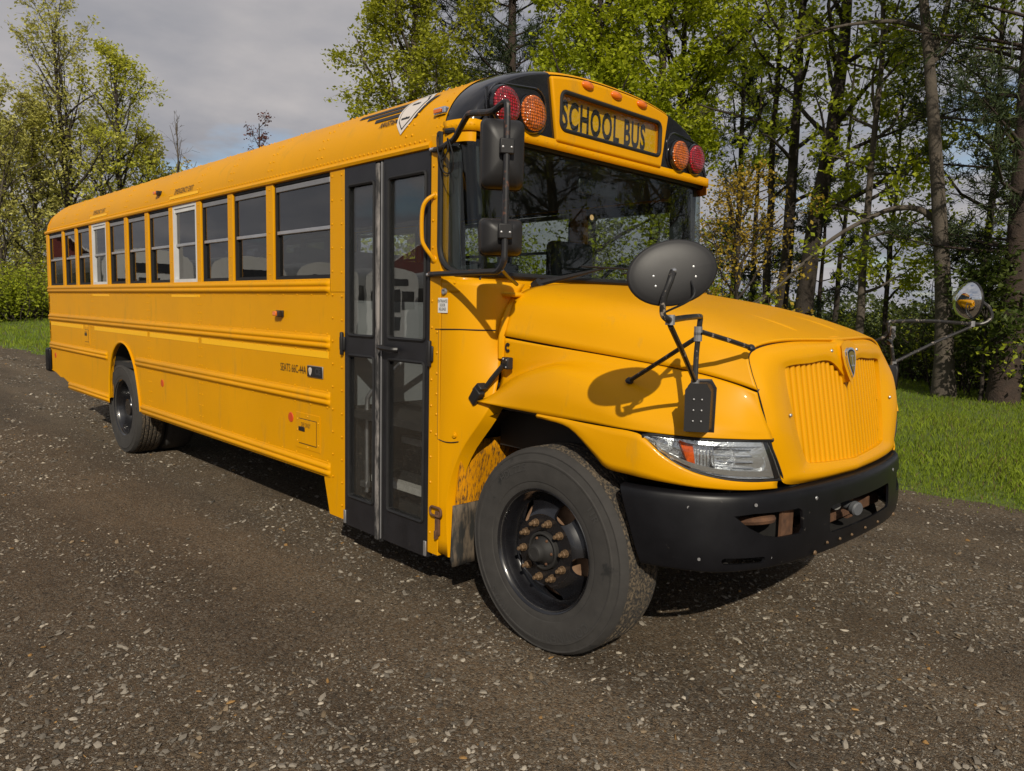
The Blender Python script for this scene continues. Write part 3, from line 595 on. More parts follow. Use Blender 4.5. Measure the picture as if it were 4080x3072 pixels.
# split the rounding by distance from the centre line: black corners, yellow middle
pn = capprof(0, 0); idx = [i for i, (y, z) in enumerate(pn)]
iL = min(idx, key=lambda i: abs(pn[i][0]-.60)); iR = len(pn)-1-iL
zlo = 2.71
def capstrip(i0, i1, m, name, lift=0.0):
    b = MB(); b.grid([r[i0:i1+1] for r in full], flip=True); return b.build(name, m, cap)
iz = max(i for i in idx[:20] if pn[i][1] < zlo)
capstrip(iz, iL, BLKG, 'black_corner'); capstrip(iL, iR, YEL, 'cap_brow'); capstrip(iR, len(pn)-1-iz, BLKG, 'black_corner')
capstrip(0, iz, YEL, 'cap_skirt'); capstrip(len(pn)-1-iz, len(pn)-1, YEL, 'cap_skirt')
fp = capprof(ks[-1][1], ks[-1][2]); xf = ks[-1][0]
def face(poly, m, name, x=xf, th=.02):
    b = MB(); b.prism(poly, lambda y, z: (x, y, z), lambda y, z: (x-th, y, z)); return b.build(name, m, cap, smooth=False)
bl = [(y, z) for y, z in fp[iz:iL+1]]
ylo = .69
face(bl+[(fp[iL][0]+.02, fp[iL][1]-.005), (ylo, 2.70), (fp[iz][0], 2.70)], BLKG, 'lamp_panel')
face([(BW-y, z) for y, z in bl+[(fp[iL][0]+.02, fp[iL][1]-.005), (ylo, 2.70), (fp[iz][0], 2.70)]], BLKG, 'lamp_panel')
# yellow centre frame, proud, with the sign opening cut in it
top = fp[iL:iR+1]
cen = [(y, z-.001) for y, z in top]+[(BW-ylo, 2.702), (ylo, 2.702)]
b = MB(); b.prism(cen, lambda y, z: (xf+.022, y, z if z < 2.8 else z-.012), lambda y, z: (xf-.05, y, z)); cf = b.build('sign_frame', YEL, cap, smooth=False)
def rrect(y0, y1, z0, z1, r, n=6):
    P = []
    for cx, cz, a in ((y1-r, z0+r, -pi/2), (y1-r, z1-r, 0), (y0+r, z1-r, pi/2), (y0+r, z0+r, pi)):
        for k in range(n+1): q = a+pi/2*k/n; P.append((cx+r*math.cos(q), cz+r*math.sin(q)))
    return P
SY0, SY1, SZ0, SZ1 = .715, BW-.715, 2.775, 2.995
b = MB(); b.prism(rrect(SY0, SY1, SZ0, SZ1, .045), lambda y, z: (xf-.035, y, z), lambda y, z: (xf+.06, y, z)); cu = b.build('cutter', YEL, None)
cut(cf, [cu])
d = cf.modifiers.new('bevel', 'BEVEL'); d.width = .016; d.segments = 4; d.limit_method = 'ANGLE'; d.angle_limit = math.radians(35)
# rivet strip under the cap
b = MB(); strip = []
for z in (2.655, 2.715):
    row = []
    for x, di, zi in ks: row.append((x, z, di))
    strip.append(row)
R = [[(x+.004, max(.0, di)*1.0-.003, z) for x, z, di in row]+[(xf+.004, y, row[0][1]) for y in np.linspace(.12, BW-.12, 12)]+[(x+.004, BW-di+.003, z) for x, z, di in row[::-1]] for row in strip]
b.grid(R, flip=True); sb = b.build('rivet_strip', YEL, cap, angle=60, solid=.004)
b = MB()
for y in np.arange(.12, BW-.08, .083): b.rivet((xf+.005, y, 2.687), (1, 0, 0), .0095)
for x, di, zi in ks[:-1]: b.rivet((x+.003, di-.004, 2.687), (-.2+1.0*(x-XC)/.28, -1, 0), .0095)
for z in np.linspace(2.70, 3.05, 8):
    for dx in (.03, .065 if z < 2.72 else .03): p, q = roof_pt(XC+dx, z, .0); b.rivet(p, q, .0085)
b.build('cap_rivets', YEL, cap, kind='stuff')
# destination sign
sg = MB(); sg.prism(rrect(SY0, SY1, SZ0, SZ1, .045), lambda y, z: (xf-.020, y, z), lambda y, z: (xf-.03, y, z)); sg = sg.build('destination_sign', SIGNY, bus, smooth=False)
P = rrect(SY0, SY1, SZ0, SZ1, .045); P = P+[P[0]]
b = MB(); b.tube([(xf+.016, y, z) for y, z in P], .014, 8, cap=False); b.build('sign_gasket', GASK, sg)
lettering('SCHOOL', .225, lambda u, v: (xf-.0185, 1.040+u, 2.872+v), LETT, sg, sx=.57, bold=.007, spacing=1.12)
lettering('BUS', .225, lambda u, v: (xf-.0185, 1.485+u, 2.872+v), LETT, sg, sx=.57, bold=.007, spacing=1.12)
b = MB(); b.prism(rrect(SY0+.004, SY1-.004, SZ0+.004, SZ1-.004, .041), lambda y, z: (xf+.004, y, z), lambda y, z: (xf+.001, y, z)); b.build('sign_pane', GLR, sg, smooth=False)
# warning lamps and clearance lamps
def warn(y, m, z):
    b = MB(); b.lathe([(.001, -.01), (.112, -.01), (.114, .012), (.104, .030), (.100, .030)], (xf, y, z), (1, 0, 0), 40); o = b.build('warning_lamp', BLKG, bus)
    b = MB(); b.lathe([(.100, .022), (.097, .036), (.085, .044), (.06, .050), (.03, .053), (.0005, .054)], (xf, y, z), (1, 0, 0), 40); b.build('lens', m, o)
for s in (-1, 1):
    warn(BW/2+s*.742, AMBL, 2.818); warn(BW/2+s*.952, REDL, 2.822)
    # moulded pocket edge round each lamp pair
    P = rrect(BW/2+s*.845-.235, BW/2+s*.845+.225, 2.715, 2.965, .09); P += [P[0]]
    b = MB(); b.tube([(xf+.002, y, z-max(0, (abs(y-BW/2)-.93))*.5 if z > 2.9 else z) for y, z in P], .007, 6, cap=False); b.build('pocket_rim', BLKG, cap)
for dyy in (-.275, .005, .275):
    # clearance lamps lie on the brow
    x, z = xf+.018, 3.070; nr = np.array([.95, 0, .3]); t1 = np.array([0, 1.0, 0]); t2 = np.cross(nr, t1)
    b = MB(); R = []
    for k, (rr, h) in enumerate(((1.0, 0), (1.0, .008), (.93, .014), (.6, .022), (.02, .025))):
        R.append([np.array([x, BW/2+dyy, z])+nr*h+rr*(.055*math.cos(q)*t1+.026*math.sin(q)*t2) for q in np.linspace(0, 2*pi, 25)])
    b.grid(R); b.build('clearance_lamp', AMBS, bus)
b = MB(); b.tube([(xf-.06, 1.30, 3.07), (xf-.06, 1.30, 3.15)], [.012, .006], 8); b.build('antenna', ALUD, bus)
# chromed side marker by the cap
b = MB(); q, nn = roof_pt(-.835, 2.785, .0); b.box(q[0]-.05, q[0]+.05, q[1]-.03, q[1]+.02, q[2]-.02, q[2]+.02); o = b.build('marker_lamp', CHR, bus, bevel=.008, seg=3)
b = MB(); b.box(q[0]-.042, q[0]+.025, q[1]-.036, q[1]-.0305, q[2]-.010, q[2]+.010); b.build('lens', AMBS, o, bevel=.002)

# ---------- windscreen and front frame
plan = [(-.797, .0), (-.735, .002), (-.69, .012), (-.655, .040), (-.635, .10), (-.625, .25), (-.617, .7), (-.613, BW/2)]
PL = cr([(x, y, 0) for x, y in plan], 6); PL = np.vstack([PL, [(x, BW-y, 0) for x, y, _ in PL[-2::-1]]])
SL = np.concatenate([[0], np.cumsum(np.linalg.norm(np.diff(PL, axis=0), axis=1))]); LT = SL[-1]
WZ0, WZ1 = 1.905, 2.665
def wpt(s, z, off=0.0):
    s = max(0, min(LT, s)); x = np.interp(s, SL, PL[:, 0]); y = np.interp(s, SL, PL[:, 1])
    e = .01; tx, ty = np.interp(min(LT, s+e), SL, PL[:, 0])-np.interp(max(0, s-e), SL, PL[:, 0]), np.interp(min(LT, s+e), SL, PL[:, 1])-np.interp(max(0, s-e), SL, PL[:, 1])
    k = math.hypot(tx, ty); nx, ny = ty/k, -tx/k
    lean = .07*(2.3-z)*min(1, s/.2, (LT-s)/.2)
    return (x+nx*off+lean, y+ny*off, z)
RC = .15
def inset(z): h = z-WZ0; return 0 if h >= RC else RC-math.sqrt(max(0, RC*RC-(RC-h)**2))
def insett(z): h = WZ1-z; return 0 if h >= .05 else .05-math.sqrt(max(0, .05**2-(.05-h)**2))
zz = [WZ0+RC*(1-math.cos(a)) for a in np.linspace(0, pi/2, 8)]+list(np.linspace(2.1, WZ1-.05, 8))+[WZ1-.05+.05*math.sin(a) for a in np.linspace(.3, pi/2, 5)]
b = MB(); R = []
for z in zz:
    i = max(inset(z), insett(z))+.004; R.append([wpt(s, z, .0) for s in np.linspace(i, LT-i, 60)])
b.grid(R); ws = b.build('windscreen', GLW, bus, angle=80, solid=.006)
path = [wpt(inset(z), z, .004) for z in zz[::-1]]+[wpt(s, WZ0, .004) for s in np.linspace(RC, LT-RC, 50)]+[wpt(LT-inset(z), z, .004) for z in zz]
b = MB(); b.tube(path, .016, 8); b.tube([wpt(s, WZ1-.004, .004) for s in np.linspace(.05, LT-.05, 50)], .017, 8); b.build('windscreen_gasket', GASK, ws)
# black upright behind the corner of the glass, both sides
for s0 in (.27, LT-.27):
    b = MB(); sg_ = 1 if s0 < LT/2 else -1
    b.grid([[wpt(s0+k+sg_*(WZ1-z)*.02, z, -.012) for k in (-.022, .022)] for z in np.linspace(WZ0, WZ1, 8)]); b.build('windscreen_post', GASK, ws, solid=.02)
# sun shade band / interior header
b = MB(); b.grid([[wpt(s, z, -.02) for s in np.linspace(.05, LT-.05, 40)] for z in (2.60, 2.70)]); b.build('interior_header', DASH, ws, solid=.02)
# yellow frame strip below the glass; follows the rounded corner
b = MB(); S = list(np.linspace(0, RC, 8))+list(np.linspace(RC+.05, LT-RC-.05, 40))+list(np.linspace(LT-RC, LT, 8))
def ztop(s):
    e = min(s, LT-s); return WZ0 if e >= RC else WZ0+RC-math.sqrt(max(0, RC*RC-(RC-e)**2))
b.grid([[wpt(s, 1.800, .17 if .3 < s < LT-.3 else .0) for s in S], [wpt(s, 1.815, .10 if .3 < s < LT-.3 else .0) for s in S], [wpt(s, 1.828, -.004) for s in S], [wpt(s, 1.86, -.004) for s in S], [wpt(s, ztop(s)+.004, -.004) for s in S]]); fs = b.build('cowl_strip', YELC, bus, angle=60, solid=.02)
b = MB()
for s in np.arange(.1, LT-.1, .105):
    if s < 1.2 or s > LT-1.2: b.rivet(wpt(s, 1.852, -.003), np.array(wpt(s, 1.85, 1))-np.array(wpt(s, 1.85, 0)), .008)
b.build('cowl_rivets', YELC, fs, kind='stuff')
# door posts ahead of the door / driver's side front quarter
for near in (True, False):
    Y = (lambda d: d) if near else (lambda d: BW-d)
    b = MB(); b.box(-.883, -.785, *sorted((Y(-.003), Y(.05))), .295 if near else .54, 2.66); b.build('front_post', YELC, bus, smooth=False, bevel=.005)
    if near: b = MB(); b.box(-.785, -.70, 0, .04, 2.60, 2.66); b.build('front_post_top', YELC, bus, smooth=False)
    if not near:
        b = MB(); b.box(-1.80, -.884, *sorted((Y(0), Y(.03))), 2.50, 2.59); b.box(-1.80, -.884, *sorted((Y(0), Y(.03))), 1.80, 1.93); b.build('driver_window_frame', BLK, bus, smooth=False)
        b = MB(); b.box(-1.80, -.884, *sorted((Y(.012), Y(.017))), 1.93, 2.50); b.build('driver_window', GLD, bus, smooth=False)
for y in (.051, BW-.061): b = MB(); b.box(-.92, -.70, y, y+.01, 1.0, 2.66); b.build('post_trim', DASH, bus, smooth=False)
rv2 = MB()
for z in np.arange(.42, 2.5, .148): rv2.rivet((-.858, -.004, z), (0, -1, 0), .008)
for z in np.linspace(1.0, 1.58, 6): rv2.rivet((-.81, -.004, z), (0, -1, 0), .008)
rv2.build('post_rivets', YELC, bus, kind='stuff')

# ---------- cowl side panels (curve inwards from the door post to the hood)
def rows_cowl():
    return [
     [(-.79, 0, 1.87), (-.72, .004, 1.87), (-.64, .03, 1.87), (-.57, .075, 1.87), (-.52, .13, 1.865), (-.48, .21, 1.86), (-.46, .33, 1.855)],
     [(-.79, 0, 1.72), (-.72, .003, 1.72), (-.64, .022, 1.72), (-.57, .06, 1.72), (-.52, .105, 1.72), (-.485, .165, 1.72), (-.465, .24, 1.72)],
     [(-.79, 0, 1.50), (-.72, .002, 1.50), (-.65, .014, 1.50), (-.59, .042, 1.50), (-.54, .08, 1.50), (-.50, .125, 1.50), (-.47, .18, 1.50)],
     [(-.79, 0, 1.27), (-.73, .001, 1.27), (-.67, .009, 1.27), (-.61, .028, 1.27), (-.56, .050, 1.27), (-.51, .072, 1.27), (-.44, .105, 1.27)],
     [(-.79, 0, 1.14), (-.74, .0, 1.14), (-.69, .006, 1.14), (-.635, .018, 1.14), (-.585, .030, 1.145), (-.53, .040, 1.145), (-.465, .048, 1.14)],
     [(-.79, 0, .92), (-.765, .0, .92), (-.74, .003, .92), (-.71, .008, .92), (-.685, .014, .915), (-.66, .018, .91), (-.635, .022, .905)],
     [(-.79, 0, .64), (-.778, .0, .64), (-.766, .001, .64), (-.754, .003, .64), (-.742, .005, .64), (-.73, .007, .64), (-.72, .008, .64)],
     [(-.79, 0, .32), (-.775, .0, .32), (-.76, .001, .32), (-.745, .002, .318), (-.73, .003, .316), (-.715, .003, .313), (-.70, .003, .31)]]
def mir(rows, near): return rows if near else [[(x, BW-y, z) for x, y, z in r] for r in rows]
for near in (True, False):
    b = MB(); b.grid(surf(mir(rows_cowl(), near), 4, 4), flip=near); cw = b.build('cowl_side', YELC, bus, angle=60, solid=.008)
    # raised access cover with its seam
    Rc = rows_cowl(); S_ = surf(mir(Rc, near), 6, 6)
    sy = -1 if near else 1
    seam = [p for p in cr([(-.83, -.002, 1.595), (-.73, .000, 1.598), (-.65, .015, 1.60), (-.58, .048, 1.60), (-.53, .088, 1.60), (-.49, .145, 1.60)], 4)]
    f = (lambda p: p) if near else (lambda p: (p[0], BW-p[1], p[2]))
    b = MB(); b.tube([f(p) for p in seam], .0035, 5); b.tube([f(p) for p in [(-.80, -.001, 1.595), (-.80, -.001, .975)]], .003, 5); b.tube([f(p) for p in cr([(-.80, -.001, .975), (-.74, .0, .968), (-.69, .007, .97), (-.64, .018, .98)], 3)], .003, 5); b.build('panel_seam', GASK, cw)
    if near:
        b = MB(); b.lathe([(.001, .006), (.008, .006), (.010, .001), (.015, .002), (.017, -.003)], (-.665, .006, 1.015), (.1, -1, 0), 16); b.build('cover_screw', YELC, cw)
    # lip round the rear half of the wheel arch
    arc = cr([(-.725, .0, .33), (-.74, .006, .62), (-.655, .02, .90), (-.50, .043, 1.115), (-.30, .046, 1.195), (-.05, .044, 1.212)], 6)
    Sg = surf(rows_cowl(), 4, 4); ed_ = [p for p in Sg[:, -1] if p[2] < 1.30]
    b = MB(); b.grid([[f(p) for p in ed_], [f((p[0]+.004, p[1]+.012, p[2]-.003)) for p in ed_], [f((p[0]+.022, p[1]+.07, p[2]-.02)) for p in ed_]], flip=not near); b.build('arch_flange', YELC, bus)

# ---------- hood and fenders
XS = [-.45, -.25, 0, .25, .5, .68, .80]
HA = [(-.45, 1.22, 1.868), (-.25, 1.22, 1.848), (0, 1.22, 1.812), (.25, 1.22, 1.772), (.5, 1.22, 1.718), (.68, 1.22, 1.672), (.81, 1.22, 1.63), (.905, 1.22, 1.592)]
HB = [(-.45, .78, 1.862), (-.25, .78, 1.842), (0, .78, 1.806), (.25, .78, 1.766), (.5, .78, 1.713), (.67, .78, 1.667), (.79, .78, 1.628), (.87, .75, 1.595)]
HC = [(-.45, .50, 1.846), (-.25, .51, 1.826), (0, .52, 1.790), (.25, .53, 1.748), (.5, .55, 1.693), (.66, .56, 1.648), (.765, .56, 1.612), (.838, .545, 1.576)]
HD = [(-.45, .34, 1.815), (-.25, .35, 1.793), (0, .365, 1.757), (.25, .385, 1.713), (.5, .41, 1.655), (.66, .43, 1.608), (.765, .445, 1.572), (.832, .455, 1.54)]
HE = [(-.45, .235, 1.745), (-.25, .245, 1.722), (0, .265, 1.684), (.25, .295, 1.641), (.5, .335, 1.583), (.67, .372, 1.538), (.785, .408, 1.502), (.86, .428, 1.472)]
HF = [(-.45, .165, 1.572), (-.25, .18, 1.552), (0, .205, 1.527), (.25, .238, 1.502), (.5, .29, 1.472), (.68, .337, 1.446), (.81, .383, 1.415), (.902, .417, 1.387)]
dn = lambda R, k: [(x, y, z-k) for x, y, z in R]
G0 = dn(HF, .009)
HG = [(-.45, .166, 1.44), (-.25, .176, 1.455), (0, .188, 1.478), (.25, .212, 1.460), (.5, .25, 1.425), (.70, .302, 1.385), (.835, .362, 1.345), (.92, .424, 1.305)]
HH = [(-.46, .166, 1.315), (-.255, .166, 1.388), (0, .160, 1.446), (.25, .158, 1.425), (.5, .178, 1.368), (.72, .240, 1.308), (.865, .337, 1.268), (.94, .435, 1.243)]
HI = [(-.475, .140, 1.258), (-.26, .105, 1.362), (0, .088, 1.420), (.25, .088, 1.375), (.5, .108, 1.300), (.735, .188, 1.252), (.885, .327, 1.222), (.952, .445, 1.210)]
HK = [(-.495, .080, 1.226), (-.265, .058, 1.292), (0, .048, 1.325), (.25, .053, 1.288), (.5, .070, 1.243), (.742, .165, 1.215), (.893, .330, 1.198), (.958, .449, 1.190)]
HJ = [(-.505, .036, 1.213), (-.27, .044, 1.208), (0, .040, 1.204), (.25, .046, 1.202), (.5, .062, 1.195), (.745, .157, 1.187), (.898, .332, 1.180), (.962, .452, 1.176)]
half = [HA, HB, HC, HD, HE, HF]; fl = lambda r: [(x, BW-y, z) for x, y, z in r]
full_rows = [fl(r) for r in half[:0:-1]]+half
b = MB(); b.grid(surf(full_rows, 6, 5), flip=False); hood = b.build('hood', YELC, bus, angle=60, solid=.012)
for near in (True, False):
    f = (lambda r: r) if near else fl
    b = MB(); b.grid(surf([f(r) for r in (G0, HG, HH, HI, HK, HJ)], 6, 6), flip=not near); fen = b.build('fender', YELC, bus, angle=60, solid=.010)
    # shut lines: dark backing a little inside the gaps
    b = MB(); b.tube([(x, y+(.014 if near else -.014), z-.004) for x, y, z in cr(f(HF), 5)], .012, 6); b.build('shut_line', GASK, fen)
    g = [(x, y+(.012 if near else -.012), z-.004) for x, y, z in cr(f(HJ), 5)]
    b = MB(); b.tube(g[4:], .010, 6); b.build('shut_line', GASK, fen)
    # lower fender under the gap line, ending in a thin strip below the headlamp
    top_ = [(-.06, .041, 1.196), (.0, .041, 1.196), (.155, .044, 1.195), (.31, .05, 1.192), (.40, .054, 1.191), (.50, .060, 1.188), (.56, .068, 1.172), (.65, .103, 1.095), (.755, .160, 1.036), (.85, .255, 1.004), (.92, .365, .990), (.972, .50, .984)]
    bot_ = [(-.06, .041, 1.192), (.0, .041, 1.188), (.155, .043, 1.163), (.31, .047, 1.055), (.38, .050, 1.005), (.50, .060, .995), (.57, .072, .990), (.66, .108, .982), (.765, .170, .972), (.855, .262, .964), (.922, .37, .958), (.972, .50, .955)]
    mid_ = [((a[0]+c[0])/2, (a[1]+c[1])/2-.006, (a[2]+c[2])/2) for a, c in zip(top_, bot_)]
    b = MB(); b.grid(surf([f(r) for r in (top_, mid_, bot_)], 4, 3), flip=not near); lf = b.build('lower_fender', YELC, fen, angle=60, solid=.010)
    b = MB(); q = cr(f(bot_), 4); s2 = .045 if near else -.045
    b.grid([q, [(x-.01, y+s2, z-.006) for x, y, z in q]], flip=not near); b.build('fender_flange', YELC, fen, angle=60)
    # wheel-well liner
    arc = cr([(-.74, .0, .62), (-.655, .02, .90), (-.50, .043, 1.11), (-.30, .046, 1.185), (-.05, .044, 1.20), (.155, .043, 1.16), (.31, .047, 1.05), (.42, .05, .98)], 4)
    yy = [0.03, .25, .60]
    b = MB(); b.grid([[(p[0]*(1+.05*k), (p[1]+y if near else BW-p[1]-y), p[2]+.02*k) for p in arc] for k, y in enumerate(yy)], flip=near); b.build('wheel_well', UND, bus)
    b = MB(); b.grid([[(-.70+.02*k, (y if near else BW-y), z) for y in np.linspace(.040, .55, 4)] for k, z in enumerate((.40, .62, .76, .88, .98))], flip=not near); b.build('splash_panel', YELD, bus, solid=.008)
    b = MB(); b.box(-.60, .25, *sorted((.30 if near else BW-.30, .34 if near else BW-.34)), .94, 1.16); b.build('inner_fender', UND, bus)
# hood bulge ridges beside the centre
for s in (-1, 1):
    y0 = BW/2+s*.22
    rows = []
    for k, (w_, h) in enumerate(((0, -.004), (.35, .010), (.6, .013), (1, -.004))):
        rows.append([(x, y0+s*(-.045*tw+w_*.11*tw), z+h*hh) for x, z, tw, hh in ((.22, 1.772, .5, .0), (.4, 1.737, .8, .8), (.6, 1.689, 1.1, 1.3), (.78, 1.636, 1.3, 1.4), (.86, 1.606, 1.2, -.5))])
    b = MB(); b.grid(surf(rows, 5, 4), flip=s < 0); b.build('hood_ridge', YELC, hood, angle=70)
# hood rear lip moulding
for near in (True, False):
    f = (lambda r: r) if near else fl
    b = MB(); b.tube(cr(f([(-.455, .16, 1.45), (-.455, .162, 1.58), (-.458, .20, 1.69), (-.465, .27, 1.775), (-.48, .38, 1.815)]), 5), .022, 8); b.build('hood_seal', YELC, hood)
# grille surround
def gx(y, z): return .907+(1.484-z)*.174+.045*(1-((1.22-y)/.575)**2)
l0 = [(.905, 1.22, 1.590), (.89, .98, 1.594), (.868, .75, 1.592), (.842, .56, 1.573), (.834, .462, 1.538), (.862, .434, 1.47), (.905, .421, 1.383), (.935, .433, 1.28), (.958, .452, 1.18), (.975, .515, 1.03), (.985, .575, .962), (1.01, .85, .945), (1.03, 1.22, .94)]
l1 = [(.945, 1.22, 1.575), (.925, .98, 1.575), (.905, .76, 1.566), (.886, .59, 1.546), (.882, .51, 1.508), (.900, .478, 1.455), (.935, .468, 1.375), (.963, .48, 1.275), (.982, .508, 1.18), (1.0, .572, 1.035), (1.012, .628, .985), (1.035, .87, .966), (1.053, 1.22, .962)]
yz = [(1.22, 1.40), (1.06, 1.497), (.85, 1.494), (.70, 1.488), (.650, 1.470), (.650, 1.405), (.663, 1.325), (.682, 1.235), (.702, 1.15), (.733, 1.065), (.765, 1.037), (.92, 1.024), (1.22, 1.008)]
l2 = [(gx(y, z), y, z) for y, z in yz]
lm = [tuple((np.array(a)*.5+np.array(c)*.5)+np.array([.010, 0, 0])) for a, c in zip(l1, l2)]
l3 = [(x-.045, y+.006*(1 if y < 1.2 else 0), z) for x, y, z in l2]
b = MB()
for near in (True, False):
    f = (lambda r: r) if near else fl
    b.grid(surf([f(r) for r in (l0, l1, lm, l2)], 5, 4), flip=not near)
    b.grid([cr(f(l2), 5), cr(f(l3), 5)], flip=not near)
sur = b.build('grille_surround', YELC, bus, angle=55)
b = MB(); b.tube([(x-.004, y, z) for x, y, z in cr(l0[:10], 5)], .0028, 6, cap=False); b.tube([(x-.004, BW-y, z) for x, y, z in cr(l0[:10], 5)], .0028, 6, cap=False); b.build('surround_seam', GASK, sur)
# grille slats
gr = MB(); gr.box(.80, .86, .62, BW-.62, 1.0, 1.49); gr = gr.build('grille', BLK, bus)
NS = 12; ys = np.linspace(.662, 1.215, NS+1)
def ztopg(y): return np.interp(y, [.65, .70, .85, 1.06, 1.22], [1.475, 1.486, 1.492, 1.493, 1.395])
def zbotg(y): return np.interp(y, [.66, .75, .92, 1.22], [1.30, 1.036, 1.022, 1.006])
for s in (1, -1):
    for i in range(NS):
        ya, yb = ys[i], ys[i+1]
        zt, zb_ = ztopg((ya+yb)/2)+.006, zbotg((ya+yb)/2)-.006
        if i == 0: zb_ = 1.26
        if i == 1: zb_ = 1.10
        R = []
        for z in np.linspace(zb_, zt, 7):
            sh_ = 0 if True else 0
            w_ = yb-ya; xp = gx(yb, z)-.004; xo = gx(ya, z)
            pts = [(xo-.060, ya+.0175), (xo-.024, ya+.0175), (xo-.015, ya+.0205), (xo-.012, ya+.55*w_), (xp-.010, ya+.80*w_), (xp-.012, yb-.003), (xp-.019, yb-.0004), (xp-.060, yb-.0004)]
            R.append([(x, y if s > 0 else BW-y, z) for x, y in pts+[pts[0]]])
        b = MB(); b.grid(R, flip=s < 0); b.build('slat', YELC, gr, angle=50)
# shield badge with its boss
def shield_xy(sx, sz): return [(u*sx, v*sz) for u, v in ((0, 1), (.55, .95), (1, .78), (1.0, .35), (.8, -.15), (.45, -.6), (0, -1.05), (-.45, -.6), (-.8, -.15), (-1.0, .35), (-1, .78), (-.55, .95))]
bx0 = .967
def tilt(u, v, d): return (bx0+d-(v)*.17, 1.22+u, 1.492+v)
b = MB(); b.prism(shield_xy(.073, .098), lambda u, v: tilt(u, v, .008), lambda u, v: tilt(u*1.35, v*1.2, -.06)); boss = b.build('badge_boss', YELC, bus, bevel=.01, seg=3)
b = MB(); b.prism(shield_xy(.046, .068), lambda u, v: tilt(u, v, .020), lambda u, v: tilt(u*1.05, v*1.05, .006)); b.build('badge_rim', CHR, boss, bevel=.004)
b = MB(); b.prism(shield_xy(.0415, .0625), lambda u, v: tilt(u, v, .0205), lambda u, v: tilt(u, v, .0185)); b.build('badge_line', LETT, boss)
b = MB(); b.prism(shield_xy(.034, .053), lambda u, v: tilt(u, v, .0225), lambda u, v: tilt(u, v, .0203)); b.build('badge_field', mat('badge_olive', (.20, .15, .01), .25, metal=.4), boss)
lettering('I', .072, lambda u, v: tilt(u, v+.005, .0232), ALU, boss, bold=.001)
b = MB()
for v in (.028, -.020): b.prism([(-.018, v-.004), (.018, v-.004), (.018, v+.004), (-.018, v+.004)], lambda u, v: tilt(u, v+.002, .0235), lambda u, v: tilt(u, v+.002, .0228))
b.build('badge_letter', ALU, boss, smooth=False)
# surround bolts
for d_, z_, x_ in ((.375, 1.540, .917), (.155, 1.548, .945), (.56, 1.530, .898), (.615, 1.27, .971), (.54, 1.008, 1.010)):
    for s in (-1, 1):
        b = MB(); b.dome((x_, BW/2+s*d_, z_), (1, 0, .2), .009, .007, 10, 2); b.build('surround_bolt', ALU, sur)

